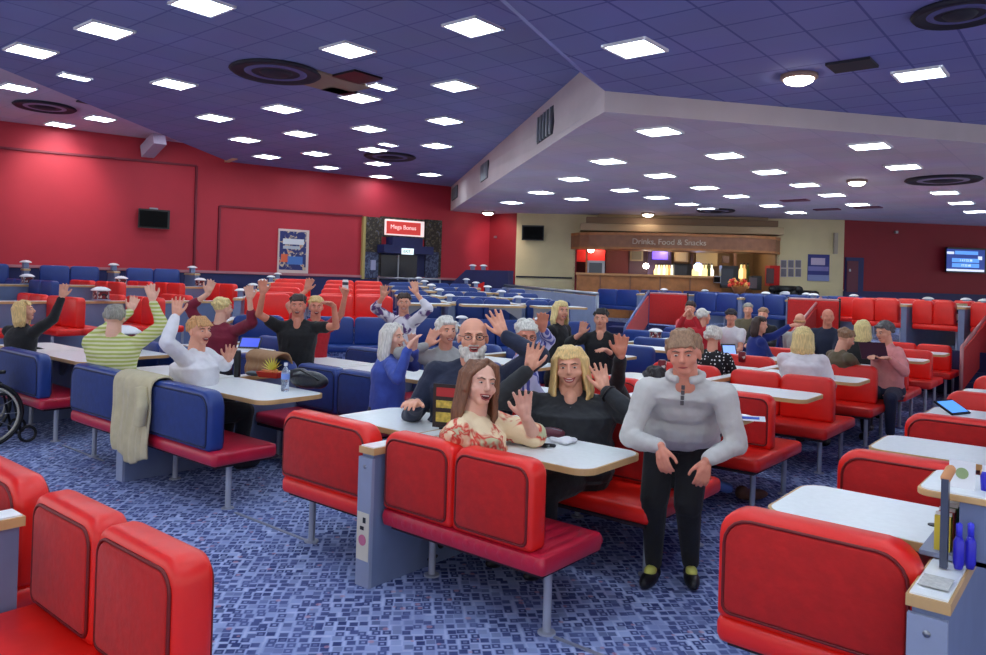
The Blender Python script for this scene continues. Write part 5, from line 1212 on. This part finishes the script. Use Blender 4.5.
# right red wall: navy door and lit screen
t = wthing(WRt, 'service_door', 'dark maroon door in a navy frame at the left end of the right red wall', 'door', 853, 275)
wbox(WRt, 844.5, 257.5, 862.5, 292, .05, 0, M_navy, 'door_frame', t); wbox(WRt, 846.5, 261, 857.5, 292, .03, .05, mat('door_maroon', rgb(88, 16, 44), .5), 'door_leaf', t); wbox(WRt, 849, 269, 850.5, 271.5, .02, .08, M_steel, 'handle', t)
t = wthing(WRt, 'wall_screen', 'bright blue lit screen with rows of small characters on the right red wall', 'screen', 965, 260)
wbox(WRt, 945, 248, 986, 273, .10, .12, M_black, 'casing', t)
M_scr = mat('screen_blue', rgb(20, 44, 110), .3, emit=.25, ecol=rgb(40, 80, 190)); M_scr2 = mat('screen_light', rgb(100, 170, 250), .3, emit=.45, ecol=rgb(92, 160, 245)); M_scrw = mat('screen_white', rgb(230, 240, 255), .3, emit=.5, ecol=rgb(215, 228, 255))
wbox(WRt, 946.5, 249.5, 984.5, 271.5, .01, .22, M_scr, 'screen', t)
for i, (x0, y0, x1, y1, m) in enumerate(((955, 251.2, 978, 254.6, M_scr2), (952, 258.5, 979, 262.5, M_scr2), (952, 263.5, 979, 267.5, M_scr2), (946.5, 269.3, 984, 271.4, M_scrw), (947, 251.5, 954, 254, M_scrw), (978, 256.5, 982, 260, M_scrw))): wbox(WRt, x0, y0, x1, y1, .006, .232, m, 'screen_block', t)
text_on(WRt, 966, 260.5, .245, '1 4 7 22 38', .09, M_scrw, t); text_on(WRt, 966, 265.5, .245, '12 53 60', .09, M_scrw, t)
wbox(WRt, 894, 231, 896.5, 233.5, .08, 0, M_steel, 'wall_sensor', None, 'tiny pale sensor high on the right red wall', 'sensor')
wbox(WLc, 495, 236, 497, 238, .06, 0, M_steel, 'wall_sensor', None, 'tiny pale sensor on the red wall beside the beige wall', 'sensor')
t = wthing(WRt, 'notice_stand', 'small dark red and white printed stand between the right platform benches', 'notice stand', 957, 318)
p = atd(958, 325, 14.6); g = G().box((p.x, p.y, 1.30), (.26, .12, .34)); g.shift(t.location); obj('printed_box', g, M_print, t); g = G().box((p.x, p.y, 1.50), (.30, .16, .06)); g.shift(t.location); obj('lid', g, M_beige, t)

# ================================================================== THINGS ON AND AROUND THE TABLES
TT = .772
def on(px, py, z=TT): return atz(px, py, z)
# blonde woman's table
p = on(536, 445.5); t = thing('smartphone', 'black smartphone lying on the table beside the floral blouse', 'phone', p, .35); obj('case', pillow(G(), .15, .075, .010, .012, .012, .003, swap=lambda q: V((q[0], q[2], q[1])), off=(0, 0, .005)).shift((0, .0375, 0)), M_black, t, True); obj('screen', G().box((0, 0, .0105), (.136, .062, .002)), M_screenoff, t)
p = on(552, 437); t = thing('purse', 'small dark maroon purse on the foreground table', 'purse', p, .2); obj('pouch', G().ell((0, 0, .028), [.085, .05, .03]), mat('purse_maroon', rgb(92, 32, 48), .5), t, True); obj('zip', G().tube([(-.07, -.02, .048), (0, -.02, .056), (.07, -.02, .048)], .003, 5), M_steel, t, True)
p = on(563, 442.5); t = thing('paper_tissue', 'crumpled white tissue on the foreground table', 'tissue', p, 0); rn = random.Random(5); g = G()
for k in range(9): g.ell((rn.uniform(-.05, .05), rn.uniform(-.035, .035), .018), [rn.uniform(.025, .045), rn.uniform(.02, .035), .016], Matrix.Rotation(rn.uniform(-.6, .6), 3, 'X'), 8, 5)
remesh(obj('tissue', g, M_white, t, True), .006, 1)
p = on(549, 447); t = thing('black_pen_case', 'tiny black case between phone and tissue', 'case', p, .4); obj('shell', G().caps((-.03, 0, .010), (.03, 0, .010), .010), M_black, t, True); obj('clasp', G().box((0, -.009, .01), (.01, .004, .008)), M_steel, t)
# menu card on the partition
p = V((-3.165, 3.47, .777)); t = thing('menu_card', 'upright dark menu card with red and yellow print behind the floral blouse', 'menu card', p, math.radians(22)); p.z = .777; t.location = p
obj('card', G().box((0, 0, .14), (.235, .006, .27)), mat('menu_dark', rgb(40, 26, 26), .5), t); obj('red_print', G().box((0, -.005, .225), (.19, .002, .055)), mat('menu_red', rgb(176, 40, 44), .6), t); obj('yellow_print', G().box((0, -.005, .15), (.19, .002, .045)).box((0, -.005, .07), (.19, .002, .06)), mat('menu_yellow', rgb(196, 170, 70), .6, var=.4, scale=40), t); obj('foot', G().box((0, .0, .006), (.12, .07, .012)), M_black, t)
# table of the white-cardigan woman
def can(p, label, r=.033, h=.115, m=None, nm='drinks_can', cat='can'):
    t = thing(nm, label, cat, p); obj('body', G().lathe((0, 0, 0), [(r * .8, 0), (r, .01), (r, h - .015), (r * .8, h)], 16), m or M_black, t, True); obj('lid', G().lathe((0, 0, 0), [(r * .78, h - .002), (r * .7, h + .002)], 16), M_steel, t); return t
can(on(237, 377), 'tall black drinks can on the table before the white cardigan', .03, .24)
p = on(285, 391); t = thing('water_bottle', 'clear plastic water bottle standing on the white table at left', 'bottle', p)
obj('bottle', G().lathe((0, 0, 0), [(.03, 0), (.033, .02), (.03, .06), (.033, .09), (.033, .15), (.012, .19), (.012, .205)], 16), mat('clear_plastic', rgb(214, 226, 240), .12, alpha=1, trans=.75), t, True); obj('cap', G().lathe((0, 0, 0), [(.015, .203), (.015, .225)], 12), M_white, t); obj('label', G().lathe((0, 0, 0), [(.0345, .095), (.0345, .14)], 16), mat('bottle_label', rgb(120, 150, 220), .5), t)
p = on(272, 377); t = thing('snack_tray', 'red tray of snacks with a yellow star-shaped paper', 'snack tray', p, .3); obj('tray', G().rings([[V((x * .12 * k_, y * .08 * k_, z_)) for x, y in ((-1, -1), (1, -1), (1, 1), (-1, 1))] for k_, z_ in ((.8, 0), (1, .05))]), mat('tray_red', rgb(206, 60, 44), .5), t)
g = G(); rn = random.Random(9)
for k in range(12): a_ = PI * k / 11; g.add([(.02 * math.cos(a_ + 1.5), .01, .05 + .02 * math.sin(a_)), (.14 * math.cos(a_), .0, .06 + .13 * math.sin(a_)), (-.02 * math.cos(a_ + 1.5), .012, .06), (0, -.014, .055)], [(0, 1, 2), (0, 1, 3), (2, 1, 3), (0, 2, 3)])
obj('star_paper', g, mat('paper_yellow', rgb(206, 196, 74), .7), t); g = G()
for k in range(14): g.ell((rn.uniform(-.09, .09), rn.uniform(-.06, .06), .055), [.025, .018, .014], Matrix.Rotation(rn.uniform(0, 3), 3, 'Z'), 7, 5)
obj('snacks', g, mat('snack_orange', rgb(214, 124, 70), .7), t, True)
p = on(254, 376); t = thing('spectacle_case', 'grey spectacle case on the table beside the black can', 'case', p, .5); obj('lower_shell', G().ell((0, 0, .024), [.085, .036, .024]), mat('case_grey', rgb(90, 98, 106), .5), t, True); obj('hinge_line', G().tube([(.0855 * math.cos(2 * PI * k / 20), .0365 * math.sin(2 * PI * k / 20), .026) for k in range(20)], .0025, 5, closed=True), M_black, t, True)
p = on(308, 388); t = thing('handbag', 'black slouchy handbag on the white table by the blue benches', 'handbag', p, .3); g = G().ell((0, 0, .07), [.18, .09, .075], None, 16, 9).ell((-.1, .02, .1), [.09, .06, .06]).ell((.1, 0, .06), [.09, .07, .06]); remesh(obj('bag', g, mat('bag_black', rgb(26, 28, 36), .35, bump=.6, bscale=30), t, True), .01, 2); obj('strap', G().tube([(-.14, -.05, .08), (-.1, -.1, .15), (0, -.11, .16), (.12, -.08, .10), (.15, -.03, .06)], .008, 6), M_black, t, True)
for i, (px, py, z, l) in enumerate(((265, 352, .0, ''),)): pass
# tan coat over blue bench
def drape(label, cat, name, x0, x1, y, ztop, dropf, dropb, m, amp=.022, seed=1, loc=(0, 0, 0), th=.02):
    """cloth over a bench back running along x at depth y"""
    t = thing(name, label, cat, (x0, y, 0)); rn = random.Random(seed); nx = 26; prof = []
    for k in range(9): prof.append((-.085 - .01 * math.sin(k), ztop - .03 - dropf * (1 - k / 8)))
    prof += [(-.05, ztop + .01), (0, ztop + .018), (.05, ztop + .01)]
    for k in range(1, 7): prof.append((.085, ztop - .03 - dropb * k / 6))
    ph = [rn.uniform(0, 6) for _ in range(4)]; rows = []
    for i in range(nx + 1):
        u = i / nx; row = []
        for j, (dy, z) in enumerate(prof):
            f = max(0, (ztop - z)) ; s_ = 1 if dy < 0 else -1
            wv = (math.sin(u * 19 + ph[0] + f * 2) + .5 * math.sin(u * 37 + ph[1])) * amp * min(1, f * 3)
            shrink = 1 - .12 * min(1, f) * (1 + .3 * math.sin(ph[2] + f * 5))
            zz = z + (.04 * math.sin(u * 7 + ph[3]) if j == 0 else 0) * 1
            row.append(V(((x1 - x0) * (.5 + (u - .5) * shrink), dy - s_ * (abs(wv) + .012 + .03 * f * 0), zz)))
        rows.append(row)
    n_ = len(prof); vs = [p for r in rows for p in r]; fs = [(i * n_ + j, i * n_ + j + 1, (i + 1) * n_ + j + 1, (i + 1) * n_ + j) for i in range(nx) for j in range(n_ - 1)]
    g = G().add(vs, fs); o = obj('body', g, m, t, True); q = o.modifiers.new('thick', 'SOLIDIFY'); q.thickness = th; q.offset = 0; q = o.modifiers.new('sub', 'SUBSURF'); q.levels = 1; q.render_levels = 1
    return t
pj = aty(115, 372, 2.86); pj2 = aty(161, 372, 2.86)
tj = drape('cream jacket draped over the blue bench back and hanging nearly to the floor', 'jacket', 'draped_jacket', -6.28, -5.66, 2.93, BHT + .01, .62, .3, C_cream, .03, 4)
g = G()
g.tube([(.52, -.13, .80), (.58, -.16, .66), (.57, -.17, .52)], [.055, .05, .045], 10); remesh(obj('sleeve', g, C_cream, tj, True), .01, 2)
drape('tan brown coat thrown over a blue bench back beside the black v-neck wearer', 'coat', 'draped_coat', -6.75, -6.25, 4.43, BHT + .06, .16, .3, C_tan, .03, 8)
# small stuff on the further tables
def plate(p, label, c=(190, 140, 100)):
    t = thing('plate_of_food', label, 'plate', p); obj('plate', G().lathe((0, 0, 0), [(.06, 0), (.12, .015), (.125, .018)], 18), M_white, t, True); g = G(); rn = random.Random(int(p.x * 100))
    for k in range(10): g.ell((rn.uniform(-.07, .07), rn.uniform(-.07, .07), .035), [.04, .03, .025], Matrix.Rotation(rn.uniform(0, 3), 3, 'Z'), 7, 5)
    obj('food', g, mat('food%d%d%d' % c, rgb(*c), .7, var=.3, scale=30), t, True)
plate(on(352, 333), 'plate of brown food on the table below the raised can'); plate(on(368, 335), 'paler plate of food on the table left of the purple and white top', (206, 180, 140)); plate(on(415, 357), 'small bowl with yellow food beside the blue denim jacket', (206, 196, 70))
can(on(322, 334), 'dark red drink can on the table behind the black v-neck wearer', .034, .13, mat('cup_red', rgb(120, 30, 34), .4)); can(on(331, 335), 'dark purple drink can on the table behind the black v-neck wearer', .034, .12, mat('cup_purple', rgb(70, 34, 60), .4))
def tablet(p, label, rz, tilt=.9, w_=.26, h_=.18, c=(60, 110, 230)):
    t = thing('tablet_computer', label, 'tablet', p, rz); R_ = Matrix.Rotation(tilt, 3, 'X'); o = V((0, 0, .015 + math.sin(tilt) * h_ / 2))
    obj('casing', G().box(o, (w_, h_, .014), R_), mat('tablet_case', rgb(34, 34, 44), .4), t); obj('screen', G().box(o + R_ @ V((0, 0, .009)), (w_ * .86, h_ * .8, .003)), mat('tablet_screen%d' % c[2], rgb(*c), .3, emit=.4, ecol=rgb(*c)), t) if False else obj('screen', G().box(o + R_ @ V((0, 0, .009)), (w_ * .86, h_ * .8, .003), R_), mat('tablet_screen%d' % c[2], rgb(*c), .3, emit=.4, ecol=rgb(*c)), t); return t
camdir = math.atan2(RT.y, RT.x)
tablet(on(250, 349), 'tablet with blue screen on the table before the maroon top', camdir, .8, .26, .17, (60, 80, 210))
tablet(on(729, 360), 'small tablet with bright screen beside the polka-dot top', camdir + .2, 1.2, .2, .2, (150, 190, 250))
tablet(on(733, 333), 'black tablet in front of the white t-shirt wearer', camdir + PI, 1.1, .3, .2, (30, 30, 36))
q = pp['hands']; mid = (q['R'][3] + q['L'][3]) / 2 + V((0, 0, .07)) + pp['cf'] * .10
t = thing('tablet_computer', 'dark maroon tablet held by the person in pink', 'tablet', mid, camdir); obj('casing', G().box((0, 0, 0), (.30, .20, .014), Matrix.Rotation(1.1, 3, 'X')), mat('tablet_maroon', rgb(60, 24, 38), .4), t); obj('screen', G().box(Matrix.Rotation(1.1, 3, 'X') @ V((0, 0, -.008)), (.26, .16, .003), Matrix.Rotation(1.1, 3, 'X')), M_screenoff, t)
t = thing('tablet_computer', 'tablet with blue screen resting on a white table at the right', 'tablet', V((-.98, 6.90, .775)), camdir + .5); R_ = Matrix.Rotation(.5, 3, 'X'); obj('casing', G().box((0, 0, .04), (.24, .17, .014), R_), M_black, t); obj('screen', G().box(R_ @ V((0, 0, .008)) + V((0, 0, .04)), (.21, .14, .003), R_), M_scr2, t)
p = on(750, 420); t = thing('paper_leaflet', 'blue and white folded leaflet at the table tip behind the grey jumper', 'leaflet', p, .5); obj('sheet', G().add([(-.1, -.04, 0), (.1, -.04, 0), (.1, 0, .03), (-.1, 0, .03), (-.1, .05, .002), (.1, .05, .002)], [(0, 1, 2, 3), (3, 2, 5, 4)]), M_white, t); obj('print', G().box((0, -.02, .018), (.12, .02, .003), Matrix.Rotation(.64, 3, 'X')), mat('leaf_blue', rgb(70, 100, 200), .5), t)
# caddy on the right partition
yR = 3.12; xR = SX['R']; hb = .777
t = thing('partition_caddy', 'raised blue-grey caddy with beech-edged lid standing on the right partition', 'caddy', (xR + .03, yR + .12, hb))
cw, cdp, ch = .25, .36, .21
obj('back_panel', G().box((cw / 2 - .01, 0, ch / 2), (.02, cdp, ch)), M_spine, t); obj('side_panel', G().box((.02, cdp / 2 - .01, ch / 2), (cw - .04, .02, ch)), M_spine, t); obj('side_panel', G().box((.06, -cdp / 2 + .01, ch / 2), (cw - .12, .02, ch)), M_spine, t)
obj('base', G().box((0, 0, .008), (cw, cdp, .016)), M_spine_end, t)
g = G(); pillow(g, cw + .03, cdp + .03, .022, .05, .05, .004, swap=lambda q: V((q[0], q[2], q[1])), off=(0, -(cdp + .03) / 2, ch + .011)); obj('lid_edge', g, M_edge, t); g = G(); pillow(g, cw + .01, cdp + .01, .008, .045, .045, .002, swap=lambda q: V((q[0], q[2], q[1])), off=(0, -(cdp + .01) / 2, ch + .024)); obj('lid', g, M_lam, t)
for i, (dy, c, l) in enumerate(((-.12, (220, 196, 60), 'yellow'), (-.05, (190, 50, 60), 'red'), (.02, (60, 120, 70), 'green'), (.09, (230, 230, 230), 'white'))):
    q = thing('sauce_packet', '%s packet standing inside the caddy on the right partition' % l, 'packet', (xR - .03, yR + .12 + dy, hb + .017)); obj('pack', G().box((0, 0, .06), (.05, .05, .12)), mat('pack_' + l, rgb(*c), .5), q); obj('flap', G().box((0, 0, .125), (.05, .012, .012)), M_white, q)
t = thing('steel_upright', 'flat dark steel upright with an orange tip on the right partition', 'upright', (xR - .005, yR - .15, hb)); obj('blade', G().box((0, 0, .15), (.022, .03, .30)), mat('dark_steel', rgb(84, 90, 108), .35, metal=.7), t); obj('tip', G().caps((0, 0, .30), (.012, .012, .33), .016), mat('orange_tip', rgb(216, 150, 100), .6), t, True)
for i, (dx, dy, l) in enumerate(((.035, -.13, 'left'), (.065, -.10, 'right'))):
    q = thing('blue_dabber_pen', '%s of two blue dabber pens beside the steel upright' % l, 'pen', (xR + dx, yR + dy, hb)); obj('barrel', G().lathe((0, 0, 0), [(.012, 0), (.017, .02), (.017, .09), (.009, .11)], 14), mat('dabber_blue', rgb(46, 40, 190), .35), q, True); obj('cap', G().lathe((0, 0, 0), [(.010, .108), (.010, .15), (.004, .155)], 12), mat('dabber_cap', rgb(60, 60, 220), .35), q, True)
q = thing('card_holder', 'small white card with a round emblem on the caddy lid', 'card', (xR + .02, yR + .02, hb + ch + .027)); obj('card', G().box((0, 0, .05), (.08, .004, .10)), M_white, q); obj('emblem', G().rings([[V((.02 * math.cos(2 * PI * k / 16), y, .055 + .02 * math.sin(2 * PI * k / 16))) for k in range(16)] for y in (-.004, -.002)]), mat('emblem_green', rgb(150, 170, 120), .5), q)
q = thing('blue_dabber_pen', 'short blue dabber pen standing on the caddy lid', 'pen', (xR + .085, yR + .05, hb + ch + .027)); obj('barrel', G().lathe((0, 0, 0), [(.012, 0), (.015, .05), (.008, .07)], 12), mat('dabber_blue', rgb(46, 40, 190), .35), q, True); obj('cap', G().lathe((0, 0, 0), [(.009, .068), (.009, .09)], 12), M_white, q)
q = thing('wooden_pot', 'small orange-brown pot behind the caddy on the right partition', 'pot', (xR + .06, yR + .50, hb)); obj('pot', G().lathe((0, 0, 0), [(.04, 0), (.05, .02), (.045, .18), (.04, .20)], 16), mat('pot_wood', rgb(206, 150, 90), .5), q, True); obj('lid', G().lathe((0, 0, 0), [(.042, .20), (.04, .22), (.01, .225)], 16), M_edge, q, True)
solid('worn_sticker', 'faint worn beige sticker on top of the right partition end', 'sticker', G().box((xR, 2.80, hb + .001), (.085, .12, .0012)), mat('sticker_beige', rgb(196, 196, 190), .6, var=.2, scale=60))
solid('table_grommet', 'black cable hole cover in the right-hand white table', 'grommet', G().lathe((xR - .12, 3.50, .770), [(.0, .0), (.022, 0), (.022, .004), (.006, .005)], 16), M_black)
# napkin holders etc. around other tables on the right
for i, (px, py, l) in enumerate(((742, 362, 'behind the polka-dot top'), (662, 372, 'between blonde hair and grey jumper'), (752, 356, 'in front of the royal blue top'), (688, 344, 'left of the white curly hair'))):
    p = on(px, py); can(p, 'printed paper cup with dark red pattern %s' % l, .045, .13, M_print, 'paper_cup', 'cup')
can(pc['hands']['L'][3] + V((0, 0, .02)), 'white and black drinks can held up by the person in red top', .034, .16, pattern('can_print', 'stripe', rgb(230, 230, 230), rgb(40, 40, 50), 4, .35, .6))
# red check garment behind the white cardigan
# wheelchair
t = thing('wheelchair', 'wheelchair with grey push rims at the left edge beside the blue bench', 'wheelchair', (-8.42, 2.52, 0), math.radians(-8))
for sx in (-.28, .28):
    w_ = G().tube([(sx, .30 * math.cos(a_), .305 + .30 * math.sin(a_)) for a_ in [2 * PI * k / 32 for k in range(32)]], .018, 8, closed=True); wh = obj('wheel_tyre', w_, M_black, t, True)
    s_ = 1 if sx > 0 else -1
    obj('push_rim', G().tube([(sx + s_ * .035, .265 * math.cos(a_), .305 + .265 * math.sin(a_)) for a_ in [2 * PI * k / 32 for k in range(32)]], .011, 8, closed=True), mat('rim_beige', rgb(176, 172, 160), .4), wh, True)
    g = G()
    for k in range(12): a_ = 2 * PI * k / 12; g.caps((sx, 0, .305), (sx, .29 * math.cos(a_), .305 + .29 * math.sin(a_)), .004, n=5)
    g.caps((sx - .03, 0, .305), (sx + .03, 0, .305), .03, n=12); obj('spokes', g, M_steel, wh, True)
    obj('side_frame', G().tube([(sx * .86, -.22, .92), (sx * .86, -.20, .50), (sx * .86, .22, .48), (sx * .86, .30, .12)], .014, 7), M_black, t, True)
    obj('handle', G().caps((sx * .86, -.22, .92), (sx * .86, -.34, .94), .018), mat('grip_grey', rgb(150, 150, 160), .6), t, True); obj('armrest', pillow(G(), .06, .28, .035, .02, .02, .01, swap=lambda q: V((q[0] + sx * .9, q[2] - .12, q[1])), off=(0, 0, .70)), M_black, t, True)
    obj('castor', G().tube([(sx * .86, .36 + .07 * math.cos(a_), .085 + .07 * math.sin(a_)) for a_ in [2 * PI * k / 18 for k in range(18)]], .014, 7, closed=True), M_black, t, True)
obj('seat_sling', pillow(G(), .44, .42, .03, .03, .03, .01, swap=lambda q: V((q[0], q[2] - .2, q[1])), off=(0, 0, .48)), M_black, t, True)
obj('back_sling', pillow(G(), .44, .42, .03, .03, .03, .01, off=(0, -.21, .50)), M_black, t, True)
